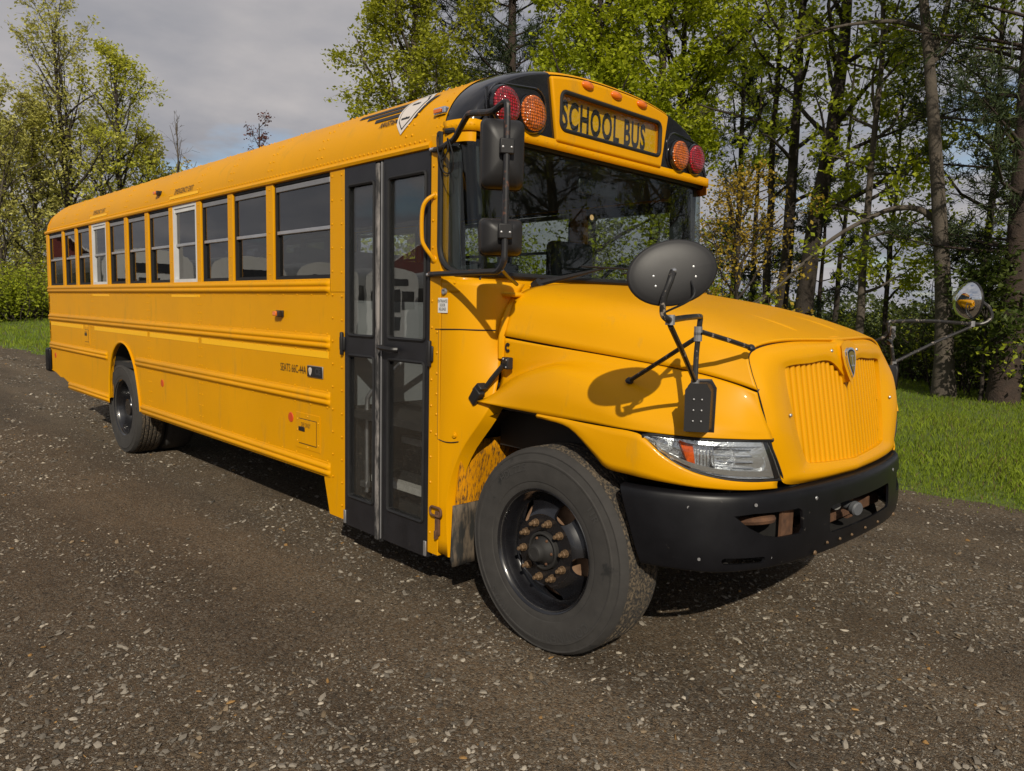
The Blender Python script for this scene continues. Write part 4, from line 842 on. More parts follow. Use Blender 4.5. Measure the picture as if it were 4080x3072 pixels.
# ---------- headlamps
for near in (True, False):
    f = (lambda r: r) if near else fl
    T_ = [(.553, .067, 1.178), (.60, .078, 1.186), (.68, .117, 1.182), (.755, .165, 1.179), (.83, .237, 1.176), (.905, .345, 1.174), (.953, .440, 1.172)]
    B_ = [(.556, .068, 1.170), (.60, .082, 1.133), (.66, .107, 1.088), (.755, .160, 1.040), (.85, .255, 1.008), (.925, .375, .994), (.980, .548, .986)]
    rowsL = []
    for k in np.linspace(0, 1, 5):
        bul = .012*math.sin(pi*k)
        rowsL.append([(a[0]*(1-k)+c[0]*k+bul*.8, a[1]*(1-k)+c[1]*k-bul*.8, a[2]*(1-k)+c[2]*k) for a, c in zip(T_, B_)])
    S_ = surf([f(r) for r in rowsL], 8, 5)
    b = MB(); b.grid(S_, flip=not near); hl = b.build('headlamp', GLC, bus, angle=80, solid=.003)
    # rim that follows the lens edge, wider at the inboard end
    nrow, ncol = S_.shape[:2]
    edge = list(S_[0])+list(S_[:, -1])[1:]+list(S_[-1][::-1])[1:]+list(S_[:, 0][::-1])[1:]
    b = MB(); b.tube(edge, .0055, 6, cap=False); b.build('lamp_seal', GASK, hl)
    inn = lambda i, j, d: (S_[i, j][0]-d*.75, S_[i, j][1]+(d*.62 if near else -d*.62), S_[i, j][2])
    b = MB(); b.grid([[inn(i, j, .004+.052*min(1, 4*min(i, nrow-1-i)/(nrow-1), 3*min(j+1, ncol-1-j)/(ncol-1))) for j in range(ncol)] for i in range(nrow)], flip=not near); b.build('reflector', REFL, hl, angle=40)
    # dark border inside the lens
    b = MB()
    for i0, i1, j0, j1 in ((nrow-2, nrow-1, 14, ncol-1), (0, nrow-1, ncol-3, ncol-1)):
        b.grid([[inn(i, j, .006) for j in range(j0, j1+1)] for i in range(i0, i1+1)], flip=not near)
    b.build('lamp_bezel', BLK, hl, angle=60)
    b = MB()
    for i0, i1, j0, j1 in ((0, 3, 0, ncol-4), (nrow-6, nrow-3, 4, ncol-4), (0, nrow-3, 0, 5)): b.grid([[inn(i, j, .005) for j in range(j0, j1+1)] for i in range(i0, i1+1)], flip=not near)
    b.build('lamp_trim', REFL, hl, angle=60)
    # parabolic bowls, amber turn lamp, ribs
    def at(u, v, d): 
        i, j = int(v*(nrow-1)), int(u*(ncol-1)); return np.array(inn(i, j, d))
    axn = np.array([.72, -.60 if near else .60, .05])
    for u, v, r in ((.70, .52, .052), (.88, .60, .040), (.30, .45, .034)):
        c = at(u, v, .028); b = MB(); b.lathe([(.008, -.030), (r*.45, -.026), (r*.75, -.014), (r, .004), (r+.003, .004)], c, axn, 24); b.build('lamp_bowl', REFL, hl)
        b = MB(); b.dome(c-axn*.02, axn, .009, .022, 12, 3); b.build('bulb', GLC, hl)
    c = at(.46, .52, .020); tv = np.array([.60, .72 if near else -.72, -.30]); tv /= np.linalg.norm(tv); uz = np.array([.0, 0, 1.0])
    b = MB(); b.prism([(-.032, .040), (.020, .036), (.034, -.040), (.012, -.042)], lambda p, q: c+tv*p+uz*q+axn*.012, lambda p, q: c+tv*p+uz*q-axn*.02); b.build('turn_lamp', mat('turn_amber', (.65, .09, .006), .25, coat=.6, var=(60, .5)), hl, bevel=.005)
    b = MB()
    for k in range(7):
        j = int(ncol*(.545+.013*k)); b.tube([inn(i, j, .012) for i in range(3, nrow-2)], .0022, 5)
    for k in range(4):
        i = int(nrow*(.28+.14*k)); b.tube([inn(i, j, .022) for j in range(int(ncol*.63), int(ncol*.86))], .003, 5)
    b.build('lamp_ribs', CHR, hl)

# ---------- front bumper
TP = [(.455, .052), (.53, .072), (.63, .118), (.79, .222), (.92, .352), (.995, .50), (1.04, .72), (1.068, .95), (1.078, 1.22)]
BP = [(.56, .085), (.63, .105), (.72, .138), (.84, .205), (.935, .32), (1.01, .49), (1.058, .72), (1.085, .95), (1.095, 1.22)]
zb = [.592, .592, .594, .597, .602, .607, .612, .617, .620]
def brow(k, dz, off):
    r = []
    for i, (t_, q) in enumerate(zip(TP, BP)):
        x, y = t_[0]*(1-k)+q[0]*k, t_[1]*(1-k)+q[1]*k; z = .938*(1-k)+zb[i]*k
        n0 = np.array(TP[max(0, i-1)]); n1 = np.array(TP[min(len(TP)-1, i+1)]); tt = n1-n0; tt /= np.linalg.norm(tt); nx, ny = tt[1], -tt[0]
        r.append((x+nx*off, y+ny*off, z+dz))
    return r
brs = [brow(0, .004, -.085), brow(0, .006, -.03), brow(0, .0, -.004), brow(.06, 0, .010), brow(.25, 0, .014), brow(.5, 0, .014), brow(.75, 0, .012), brow(.93, 0, .004), brow(1, 0, -.008), brow(1, -.002, -.05)]
brs = [r+[(x, BW-y, z) for x, y, z in r[-2::-1]] for r in brs]
b = MB(); b.grid(surf(brs, 6, 3), flip=True); bump = b.build('front_bumper', BUMP, bus, angle=50, solid=.012)
def cutp(poly):
    b = MB(); b.prism(poly, lambda y, z: (.55, y, z), lambda y, z: (1.3, y, z)); return b.build('cutter', BUMP, None, smooth=False)
fog = [(.285, .846), (.36, .856), (.60, .858), (.625, .845), (.632, .76), (.618, .742), (.48, .742), (.40, .757), (.335, .795)]
slot = rrect(.235, .41, .636, .664, .0135)
cut(bump, [cutp(fog), cutp([(BW-y, z) for y, z in fog]), cutp(rrect(.845, BW-.845, .705, .835, .03)), cutp(slot), cutp([(BW-y, z) for y, z in slot])])
for y, z, x in ((.735, .885, 1.055), (BW-.735, .885, 1.055), (.72, .635, 1.072), (BW-.72, .635, 1.072), (.80, .672, 1.092), (.93, .665, 1.098), (1.06, .66, 1.103), (1.22, .665, 1.106), (1.40, .66, 1.102)):
    b = MB(); b.dome((x, y, z), (1, -.1, 0), .012 if z > .8 or y in (.72, BW-.72) else .008, .008, 10, 2); b.build('bumper_bolt', ALUD if z > .8 else RUSTB, bump)
for y, z, x in ((.165, .875, .742), (.36, .895, .955), (.175, .655, .80), (.44, .655, .995)):
    b = MB(); b.lathe([(.001, .002), (.007, .002), (.008, -.002)], (x, y, z), (.7, -.7, 0), 12); b.build('bumper_plug', ALUD, bump)
# what shows through the openings
for s in (-1, 1):
    Yc = lambda d: BW/2+s*d
    b = MB(); b.box(.30, .985, *sorted((Yc(.60), Yc(.68))), .70, .92); b.build('frame_horn', UND, bus)
    b = MB(); b.box(.986, .998, *sorted((Yc(.585), Yc(.70))), .72, .86); b.build('horn_plate', RUST, bus)
    b = MB(); b.tube(cr([(.86, Yc(.69), .80), (.965, Yc(.73), .815), (.935, Yc(.80), .81), (.83, Yc(.82), .79)], 5), .020, 8); b.build('tow_hook', RUST, bus)
b = MB(); b.box(.88, .95, .60, BW-.60, .66, .72); b.build('cross_member', RUST, bus, bevel=.006)
b = MB(); b.box(.90, .93, 1.45, 1.52, .62, .92); b.build('cross_bracket', RUST, bus)
b = MB(); b.lathe([(.001, .02), (.030, .02), (.036, .012), (.036, -.01), (.026, -.02), (.026, -.10)], (1.06, 1.20, .757), (1, -.35, -.1), 20); pg = b.build('block_heater_plug', mat('grey_plug', (.10, .105, .115), .6), bus)
b = MB(); b.lathe([(.001, .01), (.024, .01), (.026, -.09)], (1.0, 1.10, .78), (.6, -.9, .1), 16); b.build('plug_body', mat('grey_plug_body', (.16, .16, .15), .7), pg)
b = MB(); b.box(.955, .962, .88, 1.02, .715, .755); b.build('data_plate', mat('plate_grey', (.42, .42, .40), .6, var=(80, .4)), bus, smooth=False)
b = MB(); b.box(.60, .86, .30, BW-.30, .62, 1.0); b.build('radiator_core', UND, bus)
b = MB(); b.prism([(.10, .42), (.62, .30), (.86, .42), (.98, .70), (1.03, 1.22), (.98, BW-.70), (.86, BW-.42), (.62, BW-.30), (.10, BW-.42)], lambda x, y: (x, y, .615), lambda x, y: (x, y, .630)); b.build('sun_blocker_slab', UND, bus, smooth=False)  # unseen slab added to stop sun leaking into the bumper's ground shadow
b = MB(); b.box(.90, .99, .62, BW-.62, .925, .945); b.build('gap_filler', UND, bus)
for y in (1.06, 1.26):
    b = MB(); b.box(.96, 1.02, y, y+.09, .938, .955); b.build('hood_hinge', YELC, bus, bevel=.006)

# ---------- wheels
def tyre_profile(): return [(.296, -.025), (.300, -.004), (.312, .004), (.335, .010), (.348, .0095), (.352, .013), (.40, .020), (.446, .018), (.450, .0205), (.458, .0205), (.462, .016), (.490, .006), (.492, .008), (.498, .008), (.502, .002), (.513, -.012), (.519, -.030)]
def wheel(c, near, rear, name='front_wheel'):
    ax = (0, -1, 0) if near else (0, 1, 0); c = np.array(c, float); A = np.array(ax, float); wd = .275
    o = empty(name, (0, 0, 0), parent=bus)
    b = MB(); tp = tyre_profile(); b.lathe(tp, c, ax, 72); b.lathe([(r, -wd-o_) for r, o_ in tp[::-1]], c, ax, 72)
    ty = b.build('tyre', TYRE, o, angle=28)
    tr = [(.519, -.030)]
    for k in range(4):
        a = -.060-.044*k; tr += [(.5205, a+.004), (.508, a), (.508, a-.010), (.5205, a-.014)]
    tr.append((.519, -wd+.030)); b = MB(); b.lathe(tr, c, ax, 72); b.build('tread', TREAD, o, angle=30)
    if near and not rear:
        def arc_text(s, size, ang, rad, inward=False, sx=1.0):
            def fn(u, v):
                q = ang-u/rad; r = rad+v
                return (c[0]+r*math.cos(q), c[1]-.0225, c[2]+r*math.sin(q))
            return lettering(s, size, fn, mat('tyre_letter', (.045, .043, .041), .85), ty, sx=sx, bold=.001)
        arc_text('CONTINENTAL', .062, math.radians(-68), .424, sx=.95); arc_text('11R22.5', .058, math.radians(-128), .424); arc_text('HDL 22.5', .052, math.radians(118), .424); arc_text('11R', .052, math.radians(38), .424)
    b = MB()
    if not rear:
        b.lathe([(.285, -.06), (.296, -.012), (.306, .004), (.313, .009), (.316, .004), (.310, -.006), (.303, -.010), (.290, -.030), (.284, -.060), (.276, -.085), (.268, -.092)], c, ax, 64); rim = b.build('rim', RIM, o, angle=40)
        b = MB(); b.lathe([(.276, -.100), (.268, -.092), (.256, -.084), (.235, -.062), (.208, -.036), (.190, -.022), (.182, -.019), (.178, -.022), (.10, -.022), (.10, -.036), (.182, -.036), (.205, -.050), (.232, -.078), (.255, -.102), (.276, -.112), (.276, -.100)], c, ax, 64); disc = b.build('wheel_disc', RIM, rim, angle=40)
        cts = []
        for k in range(5):
            q = 2*pi*k/5+math.radians(62); cc = c+.226*np.array([math.cos(q), 0, math.sin(q)]); bb = MB(); bb.lathe([(.0001, .12), (.050, .12), (.050, -.14), (.0001, -.14)], cc, ax, 24); cts.append(bb.build('cutter', RIM, None))
        cut(disc, cts)
        b = MB(); b.lathe([(.001, -.122), (.250, -.122), (.258, -.13), (.258, -.25)], c, ax, 48); b.build('brake_drum', DRUM, o)
        b = MB(); b.lathe([(.098, -.030), (.095, -.004), (.088, .0), (.082, -.002), (.080, -.018), (.074, -.020), (.060, .004), (.052, .012), (.047, .030), (.044, .050), (.038, .058), (.026, .060), (.025, .057), (.001, .057)], c, ax, 40); hub = b.build('hub', UND, o, angle=30)
        for k in range(6): q = 2*pi*k/6; b = MB(); b.dome(c+.067*np.array([math.cos(q), 0, math.sin(q)])+A*.000, ax, .008, .008, 8, 2); b.build('hub_bolt', RUST, hub)
        bc, nl, off = .1425, 10, -.022
    else:
        b.lathe([(.290, -.06), (.298, -.012), (.308, .004), (.314, .008), (.316, .003), (.309, -.008), (.300, -.014), (.288, -.040), (.280, -.10), (.262, -.16), (.255, -.175), (.20, -.168), (.175, -.165), (.11, -.165), (.105, -.15), (.10, -.06), (.09, -.045), (.001, -.045)], c, ax, 64); rim = b.build('rim', RIM, o, angle=40)
        bc, nl, off = .1425, 10, -.165
    for k in range(nl):
        q = 2*pi*k/nl+.13; cc = c+bc*np.array([math.cos(q), 0, math.sin(q)])+A*off
        b = MB(); b.lathe([(.020, 0), (.020, .005), (.0175, .006)], cc, ax, 14); b.lathe([(.0175, .006), (.0172, .024), (.0145, .027), (.0105, .027), (.0100, .046), (.0085, .048), (.0005, .048)], cc, ax, 6); b.build('lug_nut', RUSTB, o, angle=30)
    return o
wheel((.0, .030, .519), True, False, 'front_wheel'); wheel((.0, BW-.030, .519), False, False, 'front_wheel')
wheel((-6.49, .045, .519), True, True, 'rear_wheel'); wheel((-6.49, BW-.045, .519), False, True, 'rear_wheel')
for y, nr in ((.375, True), (BW-.375, False)):
    o = empty('rear_wheel', (0, 0, 0), parent=bus); b = MB(); tp = tyre_profile(); b.lathe(tp+[(.519, -.245)]+[(r, -.275-q) for r, q in tp[::-1]], (-6.49, y, .519), (0, -1 if nr else 1, 0), 48); b.build('tyre', TYRE, o)
# axles, chassis, tanks
b = MB(); b.tube([(-6.49, .2, .52), (-6.49, BW-.2, .52)], .07, 12); b.dome((-6.49, 1.22, .52), (1, 0, 0), .22, .2, 16, 4); b.build('rear_axle', UND, bus)
b = MB(); b.tube([(0, .25, .50), (0, BW-.25, .50)], .055, 10); b.build('front_axle', UND, bus)
for y in (.79, 1.57):
    b = MB(); b.box(-9.3, .30, y, y+.08, .70, .95); b.build('chassis_rail', UND, bus)
b = MB(); b.box(-9.38, -.90, .035, BW-.035, .985, 1.03); b.build('floor', DARKP, bus)
for i in range(8):
    b = MB(); x = -8.6+i*.92; b.box(x, x+.05, .05, BW-.05, .90, .984); b.build('floor_cross_member', UND, bus)
b = MB(); b.lathe([(.001, 0), (.17, 0), (.19, .02), (.19, .68), (.17, .70), (.001, .70)], (-2.62, .40, .62), (1, 0, 0), 24); b.build('air_tank', UND, bus)
b = MB(); b.box(-4.9, -3.4, .30, .75, .45, .92); b.build('battery_box', UND, bus, bevel=.03)
b = MB(); b.tube([(-.8, 1.9, .55), (-3, 1.95, .50), (-5.6, 1.9, .50)], .06, 10); b.build('exhaust_pipe', RUST, bus)
b = MB(); b.box(-1.0, .55, .75, 1.69, .62, 1.45); b.build('engine_block', UND, bus)
# mud flap, tow eye, hood latch
b = MB(); b.grid([[(-.665-.02*t_, .004+(.012 if t_ > .9 else 0)+k*.30, .615-.36*t_) for k in np.linspace(0, 1, 5)] for t_ in np.linspace(0, 1, 8)]); b.build('mud_flap', mat('mud_flap_rubber', (.022, .022, .021), .8, streak=(22, .46, .6, (.13, .10, .07))), bus, solid=.012)
b = MB(); b.grid([[(-.665, BW-.004-k*.30, .615-.36*t_) for k in (0, 1)] for t_ in (0, 1)]); b.build('mud_flap', PLAS, bus, solid=.012)
b = MB(); P = rrect(-.835, -.735, .535, .585, .022); b.tube([(x, -.022, z) for x, z in P+[P[0]]], .008, 6, cap=False); b.box(-.80, -.765, -.016, 0, .42, .56); b.box(-.79, -.775, -.03, -.005, .40, .45); b.build('door_step_latch', RUST, bus, bevel=.003)
b = MB(); b.obox((-.375, .125, 1.43), (.028, -.004, 0), (.004, .018, 0), (0, 0, .032)); lt = b.build('hood_latch', PLAS, bus, bevel=.006)
b = MB(); b.tube([(-.385, .105, 1.42), (-.45, .085, 1.34), (-.50, .065, 1.27)], [.014, .016, .014], 8); b.build('latch_strap', PLAS, lt)
b = MB(); b.obox((-.525, .045, 1.245), (.030, -.004, .036), (.004, .020, 0), (.022, 0, -.020)); b.obox((-.505, .052, 1.285), (.022, 0, .02), (.004, .026, 0), (.016, 0, -.016)); b.build('latch_handle', PLAS, lt, bevel=.006)
for dx, dz in ((-.012, .022), (.014, .018), (.010, -.02)):
    b = MB(); b.dome((-.375+dx, .106, 1.43+dz), (0, -1, 0), .006, .005, 8, 2); b.build('latch_screw', ALU, lt)
# engine maker's C mark on the fender
b = MB(); C0 = []
for k in range(25): q = math.radians(40+280*k/24); C0.append((.020*math.cos(q), .025*math.sin(q)))
pts = [(u*.45, v*.45) for u, v in C0[::-1]]; poly = C0+pts
b.prism(poly, lambda u, v: (-.402+u, .150, 1.512+v), lambda u, v: (-.402+u, .153, 1.512+v)); b.build('engine_mark', LETT, bus, smooth=False)
# entrance door release
b = MB(); b.lathe([(.001, .006), (.008, .006), (.009, .012), (.016, .012), (.019, .0)], (-.752, -.0005, 1.805), (0, -1, 0), 20); b.build('door_release_lock', ALUD, bus)
b = MB(); b.grid([[(x, -.0052, z) for x in (-.805, -.765, -.72)] for z in (1.688, 1.77)], flip=True); lb = b.build('door_release_label', PLATEW, bus, smooth=False)
for i, s in enumerate(('ENTRANCE', 'DOOR', 'RELEASE')): lettering(s, .023, lambda u, v, i=i: (-.7625+u, -.0085, 1.752-.022*i+v), LETT, lb, sx=.72)

# ---------- entrance door
DZ0, DZ1 = .262, 2.583
def leaf(x0, x1, gx0, gx1, nm):
    b = MB(); b.box(x0, x1, -.004, .036, DZ0, DZ1); lf_ = b.build('door_leaf', DOORB, bus, smooth=False)
    cts = []
    wins = ((gx0, gx1, 1.525, 2.470), (gx0, gx1, .462, 1.398))
    for a, c, z0, z1 in wins:
        bb = MB(); bb.prism(rrect(a, c, z0, z1, .02, 3), lambda x, z: (x, -.05, z), lambda x, z: (x, .08, z)); cts.append(bb.build('cutter', DOORB, None, smooth=False))
    cut(lf_, cts)
    for a, c, z0, z1 in wins:
        P = rrect(a, c, z0, z1, .02, 3); P += [P[0]]
        b = MB(); b.tube([(x, -.004, z) for x, z in P], .011, 6, cap=False); b.build('pane_gasket', GASK, lf_)
        b = MB(); b.box(a+.001, c-.001, .010, .015, z0+.001, z1-.001); b.build('pane', GLD, lf_, smooth=False)
    return lf_
l1_ = leaf(-1.774, -1.425, -1.725, -1.438, 'a'); l2_ = leaf(-1.338, -.886, -1.283, -.925, 'b')
b = MB(); b.box(-1.424, -1.384, -.010, .034, .24, 2.575); b.build('door_seal', WORN, l1_, bevel=.012, seg=3)
b = MB(); b.box(-1.381, -1.339, -.006, .034, .24, 2.575); b.build('door_seal', GASK, l2_, bevel=.010, seg=3)
b = MB(); b.tube([(-1.336, -.018, .27), (-1.336, -.018, 2.57)], .005, 6); b.build('door_bead', ALUD, l2_)
b = MB(); b.tube(cr([(-1.330, -.02, 1.468), (-1.31, -.05, 1.468), (-1.20, -.05, 1.462), (-1.165, -.02, 1.462)], 4), .016, 8); b.build('door_handle', PLAS, l2_)
for x, par, z in ((-1.795, l1_, 1.468), (-.868, l2_, 1.455)):
    b = MB(); b.box(x-.012, x+.012, -.026, -.004, z-.075, z+.075); b.box(x-.03, x+.03, -.018, -.004, z-.045, z+.045); b.build('door_hinge', PLAS, par, bevel=.008)
for x, par in ((-1.765, l1_), (-.895, l2_)):
    b = MB(); b.box(x-.012, x+.012, -.016, -.004, .27, .36); b.build('door_pivot', ALUD, par, bevel=.004)
# yellow grab handle
b = MB(); b.tube(cr([(-.845, -.005, 2.335), (-.868, -.045, 2.30), (-.885, -.060, 2.24), (-.885, -.060, 2.10), (-.872, -.05, 2.05), (-.85, -.02, 2.0), (-.848, -.005, 1.975)], 5), .0115, 8); gh = b.build('grab_handle', YELC, bus)
for z in (2.33, 1.982):
    b = MB(); b.lathe([(.001, .008), (.018, .006), (.022, 0)], (-.847, -.003, z), (0, -1, 0), 12); b.build('handle_foot', YELC, gh)
# door frame, stairwell
b = MB(); b.box(-1.776, -.884, .0, .05, 2.584, 2.60); b.build('door_header', BLK, bus, smooth=False)
for x0, x1, y0, z in ((-1.77, -.89, .05, .30), (-1.77, -.89, .21, .565), (-1.77, -.89, .46, .805)):
    b = MB(); b.box(x0, x1, y0, y0+.26, z-.03, z); s_ = b.build('entrance_step', DARKP, bus, smooth=False)
    b = MB(); b.box(x0+.002, x1-.002, y0-.012, y0+.055, z-.040, z+.004); b.build('step_nosing', STEP, s_, smooth=False)
    b = MB(); b.box(x0, x1, y0+.25, y0+.26, z+.001, z+.20); b.build('step_riser', DARKP, s_, smooth=False)
b = MB(); b.box(-1.80, -1.776, .04, .95, .28, 1.05); b.box(-.884, -.87, .06, .95, .28, 1.6); b.build('stairwell_wall', DARKP, bus, smooth=False)
b = MB(); b.box(-1.86, -1.83, .10, .95, 1.03, 1.75); b.build('modesty_panel', INT, bus, smooth=False)
b = MB(); b.tube(cr([(-1.715, .13, .47), (-1.715, .13, .60), (-1.715, .13, 1.04), (-1.70, .14, 1.13), (-1.64, .2, 1.22), (-1.55, .42, 1.45), (-1.5, .62, 1.62)], 5), .0155, 10); hr = b.build('entrance_handrail', ALU, bus)
for z in (.52, 1.0):
    b = MB(); b.box(-1.775, -1.70, .112, .148, z-.02, z+.02); b.build('rail_bracket', ALU, hr, bevel=.004)
# ---------- interior
cush = None
for i in range(11):
    x = -9.0+i*.64
    for y0, y1 in ((.10, 1.02), (1.42, 2.34)):
        if cush is None:
            b = MB(); b.box(-.05, .05, 0, .92, .40, 1.10); b.obox((0, .46, .75), (.001, 0, 0), (0, .45, 0), (0, 0, .3)); o = b.build('bench_seat', SEAT, bus, bevel=.04, seg=3); cush = o.data
            b = MB(); b.box(.0, .42, .02, .90, .36, .48); o2 = b.build('cushion', SEAT, o, bevel=.04, seg=3); cu2 = o2.data; o.location = (x, y0, 1.03)
        else:
            o = bpy.data.objects.new('bench_seat', cush); COL.objects.link(o); o.parent = bus; o.location = (x, y0, 1.03)
            d = o.modifiers.new('bevel', 'BEVEL'); d.width = .04; d.segments = 3
            o2 = bpy.data.objects.new('cushion', cu2); COL.objects.link(o2); o2.parent = o
b = MB(); b.box(-1.55, -1.43, 1.62, 2.10, 1.45, 2.25); b.box(-1.5, -1.0, 1.60, 2.12, 1.40, 1.52); b.build('driver_seat', SEAT, bus, bevel=.05, seg=3)
b = MB(); b.prism([(-.62, 1.03), (-.62, 1.93), (-.78, 1.92), (-1.0, 1.72), (-.95, 1.03)], lambda x, z: (x, .12, z), lambda x, z: (x, BW-.10, z)); b.build('dashboard', DASH, bus, bevel=.03)
b = MB(); P = [(-1.02+.10*math.cos(q)*.6, 1.86+.22*math.sin(q), 1.86+.19*math.cos(q)) for q in np.linspace(0, 2*pi, 33)]; b.tube(P, .014, 8, cap=False); b.tube([(-1.02, 1.66, 1.86), (-1.02, 2.06, 1.86)], .012, 6); b.tube([(-1.02, 1.86, 1.86), (-.8, 1.86, 1.75)], .03, 8); b.build('steering_wheel', BLK, bus)
b = MB(); b.box(-.74, -.71, 1.05, 1.45, 2.46, 2.57); b.build('interior_mirror', BLK, bus, bevel=.02)
b = MB(); b.lathe([(.001, 0), (.018, 0), (.018, .002)], (-.60, 1.05, 2.30), (1, 0, 0), 16); b.build('hanging_tag', mat('tag_tan', (.42, .33, .16), .6), bus)
# wipers
for base, tipc, b0, b1 in (((-.525, .50, 1.865), (-.53, 1.10, 1.985), (-.525, .88, 1.985), (-.52, 1.44, 1.995)), ((-.525, 1.85, 1.865), (-.53, 1.45, 1.975), (-.525, 1.28, 1.96), (-.53, 1.62, 1.985))):
    b = MB(); b.tube([base, (base[0]+.012, base[1]+(tipc[1]-base[1])*.08, base[2]+.012), (base[0]+.01, (base[1]*.55+tipc[1]*.45), base[2]+.055), tipc], [.020, .018, .014, .006], 8); wp = b.build('wiper', PLAS, bus)
    b = MB(); b.tube([b0, b1], .007, 6); b.build('wiper_blade', GASK, wp)
    b = MB(); b.lathe([(.001, .02), (.026, .018), (.03, -.03)], base, (1, 0, .6), 14); b.build('wiper_pivot', PLAS, wp)

# ---------- mirrors
def rounded_head(c, nrm, w_, h, d, name, par, lean=0.0):
    """domed mirror shell: rounded rectangle that shrinks towards its back"""
    n_ = np.array(nrm, float); n_ /= np.linalg.norm(n_); z = np.array([0, 0, 1.0]); u = np.cross(z, n_); u /= np.linalg.norm(u); v = np.cross(n_, u); c = np.array(c, float)
    R = []
    for k, t_ in ((1.0, 0), (1.02, .25), (.98, .5), (.86, .75), (.62, .93), (.3, 1.0), (.01, 1.01)):
        P = rrect(-w_/2*k, w_/2*k, -h/2*k, h/2*k, min(w_, h)*.17*max(k, .35)); R.append([c+u*p+v*q+n_*d*t_ for p, q in P+[P[0]]])
    b = MB(); b.grid(R, flip=True); hd = b.build(name, PLAS, par, angle=60)
    P = rrect(-w_/2*.95, w_/2*.95, -h/2*.96, h/2*.96, .02); b = MB(); b.add([c+u*p+v*q-n_*.004 for p, q in P], [tuple(range(len(P)))]); b.build('mirror_glass', MIRR, hd, smooth=False)
    b = MB(); b.tube([c+u*p*1.03+v*q*1.03 for p, q in P+[P[0]]], .008, 6, cap=False); b.build('mirror_rim', PLAS, hd)
    return hd, u, v, n_
def rear_mirror(near):
    f = (lambda p: np.array(p, float)) if near else (lambda p: np.array((p[0], BW-p[1], p[2])))
    fn = (lambda p: p) if near else (lambda p: (p[0], -p[1], p[2]))
    arm = cr([f(p) for p in [(-.862, -.006, 2.578), (-.80, -.02, 2.572), (-.66, -.05, 2.585), (-.60, -.065, 2.60), (-.46, -.115, 2.665), (-.40, -.13, 2.672), (-.20, -.185, 2.635), (-.12, -.198, 2.650), (-.085, -.20, 2.655), (-.072, -.20, 2.62), (-.072, -.20, 2.40), (-.072, -.20, 2.0), (-.078, -.20, 1.935), (-.12, -.195, 1.895), (-.20, -.175, 1.893), (-.50, -.10, 1.897), (-.88, -.008, 1.900)]], 4)
    m = mat('worn_mirror_rod_'+('a' if near else 'b'), (.016, .016, .018), .42, dirt=(24, .56, .66, (.13, .055, .03)))
    b = MB(); b.tube(arm, .0155, 10); a = b.build('mirror_arm', m, bus)
    b = MB(); b.tube([f((-.09, -.198, 1.90)), f((-.20, -.05, 1.875)), f((-.33, .14, 1.845))], .009, 8); b.build('arm_strut', BLK, a)
    for p in ((-.868, -.006, 2.58), (-.885, -.006, 1.90)):
        for k in (0, 1): b = MB(); b.dome(f((p[0]+.022*k, -.018, p[2]-.002)), fn((0, -1, 0)), .011, .010, 8, 2); b.build('arm_bolt', ALU, a)
    nb = fn((.855, -.52, 0))      # back of the heads points forward and outward
    for zc, h, nm in ((2.437, .315, 'mirror_head'), (2.055, .165, 'mirror_head')):
        hd, u, v, n_ = rounded_head(f((-.072, -.20, zc))-np.array(nb)*.105, nb, .20, h, .085, nm, a)
        c = f((-.072, -.20, zc+.02)); b = MB(); b.obox(c+n_*.006, u*.034, v*.035, n_*.012); cl = b.build('mirror_clamp', PLAS, a, bevel=.006)
        b = MB(); 
        for k in (-1, 1): b.dome(c+u*.02*k-v*.006+n_*.018, n_, .007, .005, 8, 2)
        b.build('clamp_screws', ALUD, a)
    if near:
        b = MB(); b.tube(cr([(-.815, -.006, 2.655), (-.80, -.03, 2.63), (-.765, -.05, 2.55), (-.72, -.06, 2.50), (-.67, -.06, 2.54), (-.66, -.07, 2.60), (-.62, -.07, 2.52), (-.64, -.05, 2.44), (-.70, -.05, 2.43), (-.735, -.05, 2.48), (-.70, -.06, 2.56), (-.60, -.07, 2.60), (-.45, -.12, 2.67)], 5), .004, 6); b.build('mirror_cable', GASK, a)
        b = MB(); b.lathe([(.001, .012), (.008, .012), (.016, .004), (.018, 0)], (-.815, -.003, 2.655), (0, -1, 0), 14); b.build('cable_grommet', GASK, a)
rear_mirror(True)
